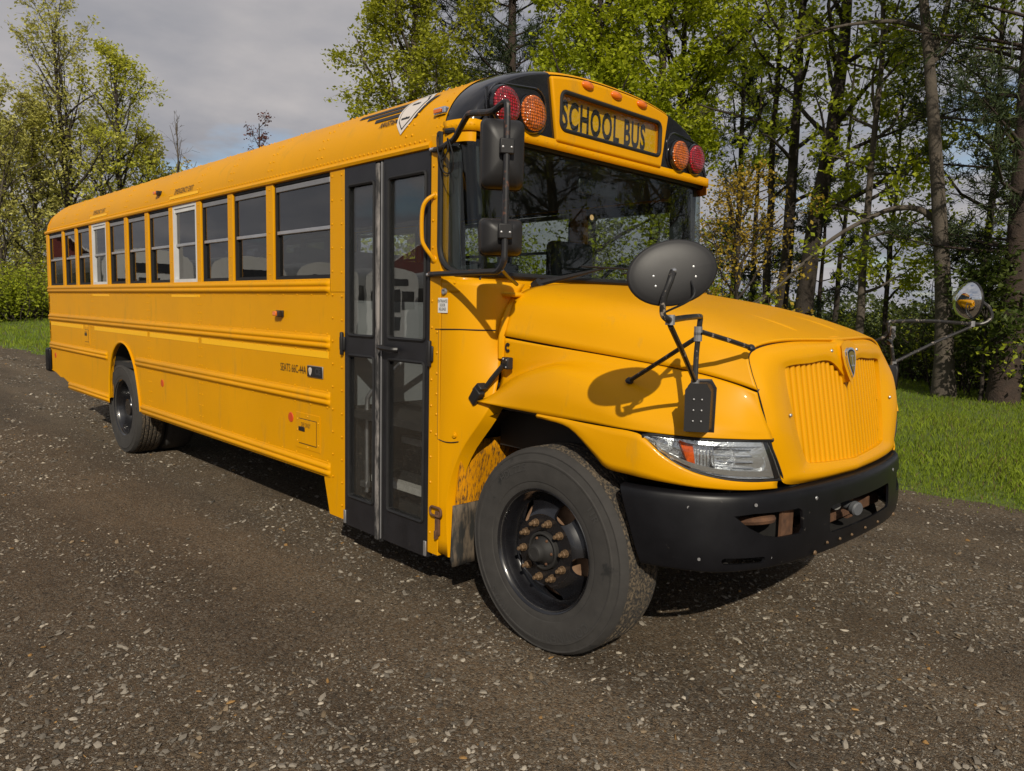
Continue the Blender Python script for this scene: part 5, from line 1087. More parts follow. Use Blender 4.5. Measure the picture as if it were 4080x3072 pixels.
def cross_mirror(near):
    f = (lambda p: np.array(p, float)) if near else (lambda p: np.array((p[0], BW-p[1], p[2])))
    m = mat('chipped_rod_'+('a' if near else 'b'), (.018, .017, .017), .4, dirt=(40, .57, .63, (.32, .27, .22)))
    kb, ob = (1, 0) if near else (.55, .06)
    b = MB(); b.prism([(-.047*kb, .075), (-.03*kb, .10), (.03*kb, .10), (.047*kb, .07), (.045*kb, -.11*kb), (-.045*kb, -.11*kb)], lambda p, q: f((.80+p*.72+.028, .085+ob+p*.55-.028, 1.335+q*.86)), lambda p, q: f((.775+p*1.1*.72, .175+ob+p*.55*1.4, 1.33+q*1.0))); bs = b.build('mirror_base', PLAS, bus, bevel=.010, seg=3)
    b = MB()
    for p, q in ((-.018, .03), (.018, .03), (-.018, -.015), (.018, -.015), (-.018, -.06), (.018, -.06)): b.dome(f((.83+p*.72*kb, .055+ob+p*.55*kb, 1.335+q*kb)), (.72 if True else 0, -.68 if near else .68, 0), .005, .004, 8, 2)
    b.build('base_screws', ALUD, bs)
    top = f((.80, .075, 1.425))
    if near: el, en, ball = (.795, .10, 1.700), (.95, -.35, 1.692), (.945, -.355, 1.845)
    else: el, en, ball = (.765, .10, 1.690), (1.10, -.38, 1.688), (1.13, -.44, 1.83)
    b = MB()
    rod = [top, f((.785, .10, 1.55)), f((el[0]-.003, el[1]+.002, el[2]-.03)), f(el), f((el[0]+(en[0]-el[0])*.08, el[1]+(en[1]-el[1])*.08, el[2]+.004)), f(((el[0]+en[0])/2, (el[1]+en[1])/2, 1.70)), f(en)]
    if near: rod += [f((.962, -.385, 1.694)), f((.955, -.405, 1.715)), f((.962, -.41, 1.77)), f((.975, -.395, 1.83)), f((.968, -.372, 1.862))]
    else: rod += [f((en[0]+.05, en[1]-.05, 1.692)), f((en[0]+.085, en[1]-.08, 1.73)), f((en[0]+.07, en[1]-.075, 1.79)), f(ball)]
    b.tube(cr(rod, 5), .0115, 10); a = b.build('cross_mirror_arm', m, bus)
    j1 = f((.788, .10, 1.620)); j2 = f((.788, .10, 1.645))
    b = MB(); b.tube([j1, f((.60, .125, 1.51)), f((.41, .150, 1.402))], .0105, 8); b.tube([j2, f((.85, .25, 1.605)), f((.872, .40, 1.572 if near else 1.565))], .0105, 8); b.tube([top+np.array([.0, 0, .01]), f(((top[0]+en[0])/2, (.075+en[1])/2, 1.56)), f((en[0]-.005, en[1]+.01, en[2]-.02))], .0105, 8); b.build('arm_brace', m, a)
    for q in (j1, j2, f(en), top): b = MB(); b.tube([q-np.array([0, 0, .018]), q+np.array([0, 0, .018])], .0175, 10); b.build('arm_clamp', ALUD, a)
    for q in (f((.41, .150, 1.402)), f((.872, .395, 1.572))): b = MB(); b.dome(q, (.5, -.5 if near else .5, .7), .020, .014, 10, 2); b.build('brace_foot', BLK, a)
    # domed oval head: dark back towards the front, mirrored convex face towards the driver
    c = f((.945, -.345, 1.858)) if near else f((1.075, -.375, 1.835))
    n_ = np.array((.70, -.70 if near else .70, .12 if near else .05)); n_ /= np.linalg.norm(n_); z = np.array([0, 0, 1.0]); u = np.cross(z, n_); u /= np.linalg.norm(u); v = np.cross(n_, u)
    rl = math.radians(14 if near else -10); u, v = u*math.cos(rl)+v*math.sin(rl), v*math.cos(rl)-u*math.sin(rl)
    if near: aw, ah = .156, .112
    else: aw, ah = .135, .118
    def el_(k, h): return [c+u*aw*k*math.cos(q)+v*ah*k*math.sin(q)+n_*h for q in np.linspace(0, 2*pi, 41)]
    b = MB(); b.grid([el_(k, h) for k, h in ((1.03, -.006), (1.045, .002), (1.03, .009), (.985, .010), (.95, .012), (.85, .0155), (.65, .0195), (.4, .022), (.15, .023), (.005, .0232))], flip=False); hd = b.build('cross_mirror_head', PLAS, a, angle=70)
    b = MB(); b.grid([el_(k, -h) for k, h in ((1.02, .0), (1.0, .008), (.9, .030), (.75, .052), (.5, .072), (.25, .084), (.005, .088))], flip=True); b.build('mirror_glass', MIRR, hd, angle=80)
    b = MB()
    for p, q in ((-.45, .0), (-.45, -.32), (.48, .02), (.48, -.3)):
        h = .023*(1-.6*(p*p+q*q))-.001; b.dome(c+u*aw*p+v*ah*q+n_*h, n_, .0055, .004, 8, 2)
    b.dome(c+n_*.021, n_, .014, .03, 10, 3); b.build('head_screws', ALU, hd)
    if near:
        b = MB(); b.tube(cr([c+u*.055-v*.045+n_*.018, c+u*.05-v*.09+n_*.05, c+u*.02-v*.115+n_*.05, f((.945, -.372, 1.72))], 4), .004, 6); b.build('heater_wire', GASK, hd)
cross_mirror(True); cross_mirror(False)
# ================================================================== trees
BARKG = mat('grey_bark', (.12, .098, .075), .9, var=(6, .3), col2=(.055, .045, .036), bump=(40, .8, .02))
BARKD = mat('dark_bark', (.050, .038, .030), .95, var=(5, .3), col2=(.022, .017, .014), bump=(28, .9, .03))
BARKP = mat('pine_bark', (.062, .040, .030), .95, var=(7, .3), col2=(.028, .020, .016), bump=(24, 1, .03))
LEAF = vcol('leaf', .55, trans=.5, spec=.4)
NEED = vcol('needle', .6, trans=.2)
def spot(u, dist):
    d = fw+rt*(u*1.84448-2040)/FPX; h = d[:2]/np.linalg.norm(d[:2]); return CAM[:2]+h*dist
def tubes(polys, rad, n):
    """polys (m,k,3), rad (m,k) -> vertices, quads"""
    m, k, _ = polys.shape; T = np.gradient(polys, axis=1); T /= np.linalg.norm(T, axis=2, keepdims=True)+1e-9
    ref = np.where(np.abs(T[..., 2:3]) < .9, np.array([0, 0, 1.0]), np.array([1.0, 0, 0])); u = np.cross(T, ref); u /= np.linalg.norm(u, axis=2, keepdims=True)+1e-9; w_ = np.cross(T, u)
    q = 2*pi*np.arange(n)/n; V = polys[:, :, None, :]+rad[:, :, None, None]*(np.cos(q)[:, None]*u[:, :, None, :]+np.sin(q)[:, None]*w_[:, :, None, :])
    I = np.arange(m*k*n).reshape(m, k, n); J = np.roll(I, -1, 2); F = np.stack([I[:, :-1], J[:, :-1], J[:, 1:], I[:, 1:]], -1).reshape(-1, 4); return V.reshape(-1, 3), F
def bend(r, p0, d0, Ln, k, wob, lift):
    """m branches at once: start p0 (m,3), direction d0 (m,3), length Ln (m,)"""
    m = len(p0); pts = [p0]; d = d0.copy()
    for i in range(k-1):
        d = d+r.normal(0, wob, (m, 3)); d[:, 2] += lift; d /= np.linalg.norm(d, axis=1, keepdims=True); pts.append(pts[-1]+d*(Ln/(k-1))[:, None])
    return np.stack(pts, 1)
def along(P, t):
    k = P.shape[1]; f = t*(k-1); i = np.minimum(f.astype(int), k-2); a = (f-i)[:, None]; return P[np.arange(len(P)), i]*(1-a)+P[np.arange(len(P)), i+1]*a, P[np.arange(len(P)), i+1]-P[np.arange(len(P)), i]
def side_dir(r, T, ang):
    T = T/(np.linalg.norm(T, axis=1, keepdims=True)+1e-9); q = r.normal(size=T.shape); q -= T*(q*T).sum(1, keepdims=True); q /= np.linalg.norm(q, axis=1, keepdims=True); return T*np.cos(ang)[:, None]+q*np.sin(ang)[:, None]
def leaves(r, A, per, spread, size, cols, flat=.5, shape=(1, .62)):
    C_ = np.repeat(A, per, 0)+r.normal(0, spread, (len(A)*per, 3)); n = len(C_); nr = r.normal(size=(n, 3)); nr[:, 2] = np.abs(nr[:, 2])+flat; nr /= np.linalg.norm(nr, axis=1, keepdims=True)
    a = r.normal(size=(n, 3)); a -= nr*(a*nr).sum(1, keepdims=True); a /= np.linalg.norm(a, axis=1, keepdims=True); b2 = np.cross(nr, a); s = (size*r.uniform(.6, 1.35, n))[:, None]
    V = np.stack([C_-a*s*.5*shape[0], C_+b2*s*.5*shape[1]-nr*s*.08, C_+a*s*.5*shape[0], C_-b2*s*.5*shape[1]-nr*s*.08], 1)
    cl = np.array(cols); g = r.random(len(A)); g = np.repeat(g, per)*.6+r.random(n)*.4; c = cl[0]*(1-g[:, None])+cl[1]*g[:, None]; return V, c*r.uniform(.75, 1.25, n)[:, None]
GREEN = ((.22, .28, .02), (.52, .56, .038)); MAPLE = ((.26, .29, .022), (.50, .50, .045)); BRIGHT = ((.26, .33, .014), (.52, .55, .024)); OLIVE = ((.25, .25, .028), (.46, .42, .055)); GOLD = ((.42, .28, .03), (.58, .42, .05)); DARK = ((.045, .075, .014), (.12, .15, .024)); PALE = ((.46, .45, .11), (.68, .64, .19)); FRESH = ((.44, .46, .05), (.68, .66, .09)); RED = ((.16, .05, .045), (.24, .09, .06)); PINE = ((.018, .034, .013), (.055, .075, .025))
def broadleaf(u, dist, H, r0, label, cols=GREEN, z0=.3, nb=16, bl=3.0, n2=5, n3=4, per=5, leaf=.11, spread=.14, lean=(0, 0), bark=BARKD, seed=0, up_=.9, lift=.05, wobble=1.0, extra=None, fork=None, name='broadleaf_tree', skip=0.0, group=None, prof=None):
    r = np.random.default_rng(seed); x, y = spot(u, dist); zb_ = float(terr(x, y))-.05; root = empty(name, (x, y, zb_), label, 'tree', group)
    k = 16; t_ = np.linspace(0, 1, k); tp = np.zeros((k, 3)); wob = np.cumsum(r.normal(0, wobble*.018*H/k*2, (k, 2)), 0); wob -= wob[0]; tp[:, 0] = lean[0]*t_**1.3+wob[:, 0]; tp[:, 1] = lean[1]*t_**1.3+wob[:, 1]; tp[:, 2] = H*t_
    tr = r0*(1-.86*t_**.9)+.012; tr[0] *= 1.35; tr[1] *= 1.08
    V, F = tubes(tp[None], tr[None], 10); Vs, Fs, o_ = [V], [F], len(V)
    # main limbs
    tb = z0+(1-z0)*(np.arange(nb)+r.random(nb))/nb; tb = np.clip(tb, 0, .98); P0, T0 = along(np.repeat(tp[None], nb, 0), tb); az = np.arange(nb)*2.4+r.uniform(-.5, .5, nb); ang = up_*(1-.45*tb)+r.normal(0, .12, nb)
    D = np.stack([np.cos(az)*np.sin(ang), np.sin(az)*np.sin(ang), np.cos(ang)], 1); q = (tb-z0)/(1-z0+1e-6)
    sh_ = np.interp(q, *(prof or ([0, .3, .7, 1], [.75, 1, .8, .35]))); Lb = bl*sh_*r.uniform(.75, 1.2, nb); B1 = bend(r, P0, D, Lb, 7, .13, lift)
    rb = np.minimum(.55*np.interp(tb, t_, tr), .02+.018*Lb); R1 = rb[:, None]*(1-.8*np.linspace(0, 1, 7))[None]+.006
    if extra:
        for pts, ra in extra:
            E_ = cr(pts, 3); Vx, Fx = tubes(E_[None], np.linspace(ra, ra*.25, len(E_))[None], 7); Vs.append(Vx); Fs.append(Fx+o_); o_ += len(Vx)
            kk = E_[np.linspace(0, len(E_)-1, 7).astype(int)]; B1 = np.concatenate([B1, kk[None]]); R1 = np.concatenate([R1, np.full((1, 7), .012)]); Lb = np.append(Lb, 2.0)
    V, F = tubes(B1, R1, 6); Vs.append(V); Fs.append(F+o_); o_ += len(V)
    fmesh('trunk', np.concatenate(Vs), np.concatenate(Fs), bark, root, smooth=True)
    # boughs and twigs
    m = len(B1); i2 = np.repeat(np.arange(m), n2); t2 = r.uniform(.22, 1, m*n2); P2, T2 = along(B1[i2], t2); B2 = bend(r, P2, side_dir(r, T2, r.uniform(.5, 1.1, m*n2)), np.maximum(.35, Lb[i2]*.42*(1.15-.6*t2)*r.uniform(.7, 1.3, m*n2)), 5, .16, lift*.8)
    L2 = np.linalg.norm(B2[:, -1]-B2[:, 0], axis=1); R2 = np.clip(.004+.008*L2, .005, .03)[:, None]*(1-.75*np.linspace(0, 1, 5))[None]
    m2 = len(B2); i3 = np.repeat(np.arange(m2), n3); t3 = r.uniform(.2, 1, m2*n3); P3, T3 = along(B2[i3], t3); B3 = bend(r, P3, side_dir(r, T3, r.uniform(.4, 1.0, m2*n3)), np.maximum(.2, L2[i3]*.5*r.uniform(.6, 1.3, m2*n3)), 4, .18, lift*.6)
    V, F = tubes(B2[:, ::2], R2[:, ::2], 4); V3, F3 = tubes(B3[:, ::3], np.repeat(np.array([[.006, .003]]), len(B3), 0)*max(1, dist/30), 3); fmesh('branches', np.concatenate([V, V3]), np.concatenate([F, F3+len(V)]), bark, root, kind='stuff')
    A = np.concatenate([B3[:, -1], B3[:, 2], B2[:, -1]]); A = A[r.random(len(A)) >= skip]
    if per and len(A):
        Vl, cl = leaves(r, A, per, spread, leaf, cols); quads('crown', Vl, LEAF, root, col=cl)
    return root
def pine(u, dist, H, r0, label, z0=.3, nb=34, bl=2.6, tuft=10, seed=0, cols=PINE, nl=.16, name='pine_tree', per=11, group=None):
    r = np.random.default_rng(seed); x, y = spot(u, dist); root = empty(name, (x, y, float(terr(x, y))-.05), label, 'tree', group)
    k = 12; t_ = np.linspace(0, 1, k); tp = np.stack([np.cumsum(r.normal(0, .03, k)), np.cumsum(r.normal(0, .03, k)), H*t_], 1); tp[0, :2] = 0; tr = r0*(1-.9*t_)+.012; tr[0] *= 1.3
    V, F = tubes(tp[None], tr[None], 10); tb = np.sort(z0+(1-z0)*r.random(nb)); P0, T0 = along(np.repeat(tp[None], nb, 0), tb); az = r.uniform(0, 2*pi, nb); ang = 1.55-.5*tb+r.normal(0, .12, nb)
    D = np.stack([np.cos(az)*np.sin(ang), np.sin(az)*np.sin(ang), np.cos(ang)], 1); q = (tb-z0)/(1-z0); Lb = bl*np.interp(q, [0, .25, .7, 1], [.8, 1, .65, .15])*r.uniform(.7, 1.2, nb); B1 = bend(r, P0, D, Lb, 6, .09, .03)
    V1, F1 = tubes(B1, np.minimum(.05, .012+.012*Lb)[:, None]*(1-.8*np.linspace(0, 1, 6))[None], 5); fmesh('trunk', np.concatenate([V, V1]), np.concatenate([F, F1+len(V)]), BARKP, root, smooth=True)
    n2 = tuft; i2 = np.repeat(np.arange(nb), n2); t2 = r.uniform(.25, 1, nb*n2); P2, T2 = along(B1[i2], t2); B2 = bend(r, P2, side_dir(r, T2, r.uniform(.4, 1.0, nb*n2)), np.maximum(.25, Lb[i2]*.30*r.uniform(.6, 1.3, nb*n2)), 4, .1, .05)
    V2, F2 = tubes(B2[:, ::3], np.repeat(np.array([[.008, .004]]), len(B2), 0), 3); fmesh('branches', V2, F2, BARKP, root, kind='stuff')
    A = np.concatenate([B2[:, 1], B2[:, 2], B2[:, 3]]); Ad = np.concatenate([B2[:, 2]-B2[:, 1], B2[:, 3]-B2[:, 2], B2[:, 3]-B2[:, 2]]); n = len(A)*per
    Pn = np.repeat(A, per, 0)+r.normal(0, .035, (n, 3)); d = np.repeat(Ad/np.linalg.norm(Ad, axis=1, keepdims=True), per, 0)*.55+r.normal(0, .55, (n, 3)); d /= np.linalg.norm(d, axis=1, keepdims=True); l_ = (nl*r.uniform(.7, 1.3, n))[:, None]; w_ = np.cross(d, r.normal(size=(n, 3))); w_ /= np.linalg.norm(w_, axis=1, keepdims=True)+1e-9
    ww = .018*max(1, dist/24); Vn = np.stack([Pn-w_*ww*.6, Pn+w_*ww*.6, Pn+d*l_+w_*ww*.3, Pn+d*l_-w_*ww*.3], 1); g = r.random(n)[:, None]; c = np.array(cols[0])*(1-g)+np.array(cols[1])*g; quads('crown', Vn, NEED, root, col=c); return root
def bush(u, dist, h, w_, label, cols=DARK, seed=0, n=26, per=26, leaf=.09, name='bush', group=None, spread=.2):
    r = np.random.default_rng(seed); x, y = spot(u, dist); root = empty(name, (x, y, float(terr(x, y))-.03), label, 'bush', group)
    az = r.uniform(0, 2*pi, n); D = np.stack([np.cos(az)*.5, np.sin(az)*.5, np.ones(n)], 1); D /= np.linalg.norm(D, axis=1, keepdims=True); P0 = np.stack([r.normal(0, w_*.3, n), r.normal(0, w_*.3, n), 0*az], 1); B = bend(r, P0, D, h*r.uniform(.55, 1.1, n), 7, .16, .02)
    V, F = tubes(B, np.repeat(np.linspace(.018, .005, 7)[None], n, 0)*max(1, dist/30), 4); 
    i2 = np.repeat(np.arange(n), 6); t2 = r.uniform(.15, 1, n*6); P2, T2 = along(B[i2], t2); B2 = bend(r, P2, side_dir(r, T2, r.uniform(.5, 1.2, n*6)), .38*h*r.uniform(.4, 1, n*6)*.8, 4, .2, .02); V2, F2 = tubes(B2[:, ::3], np.repeat(np.array([[.007, .003]]), n*6, 0)*max(1, dist/30), 3)
    fmesh('stems', np.concatenate([V, V2]), np.concatenate([F, F2+len(V)]), BARKD, root); A = np.concatenate([B[:, 3:].reshape(-1, 3), B2[:, 1:].reshape(-1, 3)]); Vl, cl = leaves(r, A, max(1, per//8), spread, leaf, cols); quads('foliage', Vl, LEAF, root, col=cl); return root
# ---- centre, behind the bus
broadleaf(890, 27, 17.5, .22, 'olive green tree with loose outline left of the pine', MAPLE, z0=.22, nb=38, bl=3.1, n2=9, n3=6, per=8, leaf=.15, seed=3, bark=BARKG, lift=.06)
pine(1090, 33, 25, .32, 'tall dark pine between the two bright maples above the bus', z0=.2, nb=110, bl=4.4, tuft=14, seed=4, nl=.26)
broadleaf(1262, 24.5, 16.5, .2, 'bright yellow green maple directly above the front cap of the bus', BRIGHT, z0=.2, nb=34, bl=3.8, n2=9, n3=6, per=9, leaf=.16, seed=6, lift=.05)
broadleaf(1445, 25.5, 15.5, .2, 'bright green maple right of the front cap', BRIGHT, z0=.34, nb=30, bl=3.9, n2=9, n3=6, per=9, leaf=.16, seed=8, lift=.05)
pine(1400, 34, 23, .3, 'dark pine half hidden behind the bright maples', z0=.25, nb=80, bl=3.8, tuft=13, seed=9, nl=.26)
# ---- right, trunks along the meadow edge
broadleaf(1640, 24.5, 16, .13, 'slim dark tree left of the twin trunks by the mirror', GREEN, z0=.3, nb=20, bl=2.4, n2=6, n3=4, per=6, leaf=.15, spread=.11, seed=12, skip=.62)
broadleaf(1672, 23.5, 18, .19, 'dark straight tree just right of the slim one at the meadow edge', GREEN, z0=.26, nb=24, bl=2.8, n2=6, n3=4, per=6, leaf=.15, spread=.11, seed=13, skip=.6, up_=1.25, lift=.01)
broadleaf(1728, 22.5, 17, .27, 'thick dark oak leaning right at the meadow edge', GREEN, z0=.24, nb=24, bl=3.4, n2=7, n3=4, per=6, leaf=.15, spread=.11, lean=(1.0, .6), seed=14, skip=.6, up_=1.25, lift=.01)
broadleaf(1846, 21, 14, .10, 'thin upright tree with bright leaves between the oak and the grey trunk', BRIGHT, z0=.16, nb=26, bl=1.9, n2=6, n3=4, per=6, leaf=.14, spread=.10, seed=15, bark=BARKG, skip=.25, up_=1.3, lift=.01)
x5, y5 = spot(2040, 19)
def rel(u, v, dist):   # offset from the grey tree's base of a point seen at display (u, v)
    d = fw+rt*(u*1.84448-2040)/FPX+up*(1536-v*1.84448)/FPX; tt = dist/np.linalg.norm(d[:2]); p = CAM+d*tt; return (p[0]-x5, p[1]-y5, p[2])
limb = [rel(2018, 470, 19), rel(1985, 447, 18.9), rel(1930, 446, 18.7), rel(1870, 470, 18.5), rel(1800, 510, 18.3), rel(1740, 560, 18.2), rel(1650, 640, 18.2), rel(1560, 690, 18.3)]
limb2 = [rel(2000, 60, 19), rel(1940, 42, 18.8), rel(1860, 45, 18.6), rel(1780, 60, 18.4), rel(1690, 90, 18.3)]
limb3 = [rel(2012, 120, 19), rel(2045, 20, 19), rel(2062, -80, 19.2)]
broadleaf(2040, 19, 13.5, .185, 'smooth grey forked tree with one long limb arching left', GREEN, z0=.52, nb=12, bl=2.4, n2=5, n3=4, per=7, leaf=.13, seed=16, bark=BARKG, lean=(-1.45, -1.40), wobble=.12, extra=[(limb, .075), (limb2, .06), (limb3, .10)], skip=.35)
pine(2168, 18.5, 19, .24, 'big dark pine at the right edge of the picture', z0=.16, nb=90, bl=3.2, tuft=12, seed=17, nl=.19, cols=((.022, .038, .014), (.065, .085, .028)))
pine(2235, 21, 18, .2, 'dark pine standing just outside the right edge', z0=.12, nb=70, bl=3.2, tuft=11, seed=18, nl=.19, cols=((.022, .038, .014), (.065, .085, .028)))
broadleaf(1578, 20.5, 4.7, .07, 'small golden tree hung with catkins beside the windscreen', GOLD, z0=.2, nb=22, bl=2.0, n2=6, n3=4, per=3, leaf=.10, seed=19, skip=.2, lift=-.02)
broadleaf(2120, 18.5, 2.6, .03, 'young dark green sapling under the big pine', DARK, z0=.15, nb=14, bl=1.2, n2=5, n3=4, per=4, leaf=.13, seed=20)
broadleaf(1905, 24, 9.5, .07, 'slender young tree left of the grey forked trunk', GREEN, z0=.2, nb=18, bl=1.5, n2=5, n3=4, per=7, leaf=.13, seed=21, skip=.3)
broadleaf(1795, 30, 12, .10, 'thin tree standing deep behind the leaning oak', GREEN, z0=.3, nb=10, bl=1.8, n2=5, n3=3, per=4, leaf=.14, seed=22, skip=.5)
broadleaf(1575, 29, 15, .14, 'shadowed tree behind the golden catkin tree', GREEN, z0=.2, nb=20, bl=2.6, n2=6, n3=4, per=5, leaf=.15, seed=23, skip=.5)
pine(1612, 32, 12, .13, 'narrow dark pine behind the twin trunks', z0=.1, nb=40, bl=1.9, tuft=10, seed=24, nl=.2)
pine(1760, 34, 9, .1, 'short dark pine low between the oak and the thin tree', z0=.08, nb=34, bl=1.8, tuft=9, seed=25, nl=.2)
broadleaf(2095, 26, 15, .12, 'leafy layered tree in the shade left of the pine', GREEN, z0=.12, nb=20, bl=2.6, n2=7, n3=4, per=5, leaf=.15, seed=26, skip=.4, up_=1.2, lift=.01)
broadleaf(2190, 24, 12, .12, 'layered leafy tree at the right edge behind the pine', GREEN, z0=.08, nb=20, bl=2.6, n2=7, n3=4, per=5, leaf=.14, seed=27, skip=.4, up_=1.2, lift=.01)
# ---- undergrowth along the meadow edge
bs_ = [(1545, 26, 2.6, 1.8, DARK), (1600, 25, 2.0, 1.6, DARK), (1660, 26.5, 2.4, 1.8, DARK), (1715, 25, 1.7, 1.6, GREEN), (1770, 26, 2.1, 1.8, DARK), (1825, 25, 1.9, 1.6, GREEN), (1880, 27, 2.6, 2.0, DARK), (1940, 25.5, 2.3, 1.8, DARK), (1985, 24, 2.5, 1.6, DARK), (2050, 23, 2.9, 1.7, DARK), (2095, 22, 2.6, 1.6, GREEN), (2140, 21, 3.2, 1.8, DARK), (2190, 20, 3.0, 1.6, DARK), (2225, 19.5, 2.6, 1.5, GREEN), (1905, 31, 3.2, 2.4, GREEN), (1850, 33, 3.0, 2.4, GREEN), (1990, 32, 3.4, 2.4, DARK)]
wh = ['below the windscreen edge', 'under the golden tree', 'under the twin trunks', 'at the foot of the leaning oak', 'right of the oak', 'below the thin bright tree', 'between thin tree and grey trunk', 'behind the far mirror arm', 'left of the grey forked trunk', 'right of the grey forked trunk', 'under the young bright tree', 'left of the big pine', 'at the foot of the big pine', 'in the bottom right of the woods', 'set back, left of the grey trunk', 'set back, below the thin tree', 'set back, behind the grey trunk']
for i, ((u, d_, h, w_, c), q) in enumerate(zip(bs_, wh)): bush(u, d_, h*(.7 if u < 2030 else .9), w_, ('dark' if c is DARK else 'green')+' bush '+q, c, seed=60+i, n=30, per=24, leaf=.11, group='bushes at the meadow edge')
wb = ['left of the front window', 'behind the front side windows', 'behind the door', 'behind the mirror heads', 'behind the driver seat', 'behind the steering wheel', 'behind the far windscreen corner']
for i, u in enumerate((700, 830, 960, 1090, 1220, 1350, 1470)): bush(u, 23.5+1.2*((i*3) % 4), 4.4+.5*(i % 3), 2.4, 'tall green bush beyond the bus, '+wb[i], (GREEN, BRIGHT)[i % 2], seed=160+i, n=40, per=40, leaf=.15, spread=.25, group='bushes hidden behind the bus')
# ---- left, far trees behind the rear of the bus
broadleaf(12, 58, 13.2, .26, 'thin leaved grey tree at the left edge of the picture', PALE, z0=.2, nb=26, bl=4.5, n2=7, n3=5, per=3, leaf=.22, seed=40, bark=BARKG, skip=.35, up_=.7, lift=.1)
broadleaf(92, 60, 13, .24, 'sparse tree second from the left edge', PALE, z0=.2, nb=26, bl=4.2, n2=7, n3=5, per=3, leaf=.24, seed=41, bark=BARKG, skip=.2, up_=.7, lift=.1)
broadleaf(172, 61, 19.5, .34, 'tallest of the far trees left of the bus roof', PALE, z0=.2, nb=34, bl=5.2, n2=8, n3=5, per=4, leaf=.24, spread=.20, seed=42, skip=.55, up_=.7, lift=.1, lean=(-.8, -.6), prof=([0, .3, .6, 1], [.7, 1, .8, .55]))
broadleaf(272, 60, 17, .30, 'dense far tree just left of the bus roof', FRESH, z0=.14, nb=34, bl=4.8, n2=8, n3=5, per=5, leaf=.24, spread=.20, skip=.5, seed=43, up_=.8, lift=.09)
broadleaf(332, 62, 12, .2, 'lower far tree beside the dense one', PALE, z0=.15, nb=24, bl=3.6, n2=7, n3=4, per=3, leaf=.28, seed=44, skip=.2, up_=.8, lift=.08)
broadleaf(398, 56, 13.2, .14, 'bare dead tree with thin upright branches', PALE, z0=.35, nb=9, bl=3.2, n2=4, n3=3, per=0, seed=45, bark=BARKG, up_=.5, lift=.12)
broadleaf(425, 64, 11, .14, 'small brown twiggy tree behind the rear roof', GOLD, z0=.2, nb=18, bl=2.6, n2=6, n3=4, per=1, leaf=.24, seed=46, skip=.4, lift=.08)
broadleaf(568, 50, 12.6, .12, 'reddish budding treetop just above the bus roof', RED, z0=.3, nb=12, bl=2.0, n2=5, n3=4, per=2, leaf=.16, seed=47, skip=.3, lift=.1)
broadleaf(-60, 60, 20, .28, 'grey tree beyond the left edge', PALE, z0=.2, nb=22, bl=4.5, n2=6, n3=4, per=3, leaf=.28, seed=48, bark=BARKG, skip=.3, up_=.7, lift=.1)
broadleaf(235, 70, 14.5, .26, 'shadowy tree behind the dense far tree', PALE, z0=.12, nb=26, bl=4.4, n2=7, n3=5, per=3, leaf=.3, seed=49, skip=.5)
broadleaf(50, 72, 13.5, .26, 'hazy tree at the back of the far row', PALE, z0=.12, nb=26, bl=4.6, n2=7, n3=5, per=3, leaf=.3, seed=50, skip=.5)
broadleaf(135, 70, 13, .24, 'hazy tree behind the tallest one', PALE, z0=.1, nb=26, bl=4.4, n2=7, n3=5, per=3, leaf=.3, seed=51, skip=.5)
lb = [(-20, 52, 3.2, 2.6, GREEN, 'bright shrub cut by the left edge'), (22, 54, 3.3, 2.8, GREEN, 'bright green shrub near the left edge'), (58, 53, 3.0, 2.4, GREEN, 'bright shrub beside the bus tail'), (88, 55, 3.2, 2.4, OLIVE, 'brownish shrub touching the bus tail'), (40, 60, 5.5, 3.6, PALE, 'tall pale thicket behind the shrubs'), (100, 60, 5.0, 3.4, OLIVE, 'tall olive thicket behind the bus tail'), (-10, 62, 6.0, 3.6, PALE, 'tall pale thicket at the left edge')]
for i, (u, d_, h, w_, c, q) in enumerate(lb): bush(u, d_, h, w_, q, c, seed=90+i, n=46, per=30, leaf=.18, spread=.30, name='shrub', group='shrubs under the far trees')
# ---- the wood goes on to the right of the picture; the windscreen mirrors it
def copy_tree(src, loc, rz, sc_, label, group):
    o = src.copy(); COL.objects.link(o); o.location = (*loc, -.05); o.rotation_euler = (0, 0, rz); o.scale = (sc_,)*3; o['label'] = label; o['group'] = group
    for ch in src.children: c = ch.copy(); COL.objects.link(c); c.parent = o
    return o
SRC = [o for o in COL.objects if o.name.startswith(('broadleaf_tree', 'pine_tree')) and o.parent is None]
ww_ = ['first', 'second', 'third', 'fourth', 'fifth', 'sixth', 'seventh', 'eighth']
for i, (x, y, k, sz) in enumerate(((2.6, 20.5, 6, 1), (6.5, 22, 9, 1.0), (11.5, 21.5, 7, .95), (14.5, 24.5, 1, .9), (18, 21, 6, 1.05), (21.5, 24, 4, 1), (25.5, 21, 8, .9), (31, 23, 2, 1))):
    copy_tree(SRC[k], (x, y), 1.3*i+.7, sz, 'meadow edge tree mirrored in the windscreen, '+ww_[i]+' past the big pine', 'trees mirrored in the windscreen')
# far woods along the horizon: one mass
r = np.random.default_rng(77); n = 16000; a = YAW+r.uniform(-.75, .75, n); dd = r.uniform(210, 330, n); hh = 3+6*vnoise(a*60, 0*a, 1.0, 5)+2.5*vnoise(a*260, 0*a, 1.0, 6)
P = np.stack([CAM[0]+dd*np.cos(a), CAM[1]+dd*np.sin(a), hh*r.random(n)**.8+terr(CAM[0]+dd*np.cos(a), CAM[1]+dd*np.sin(a))*0], 1); Vl, cl = leaves(r, P, 1, .3, 1.5, ((.05, .07, .02), (.11, .13, .035)))
o = quads('far_woods', Vl, LEAF, col=cl, kind='stuff', label='low green woods along the far horizon'); o['category'] = 'woods'
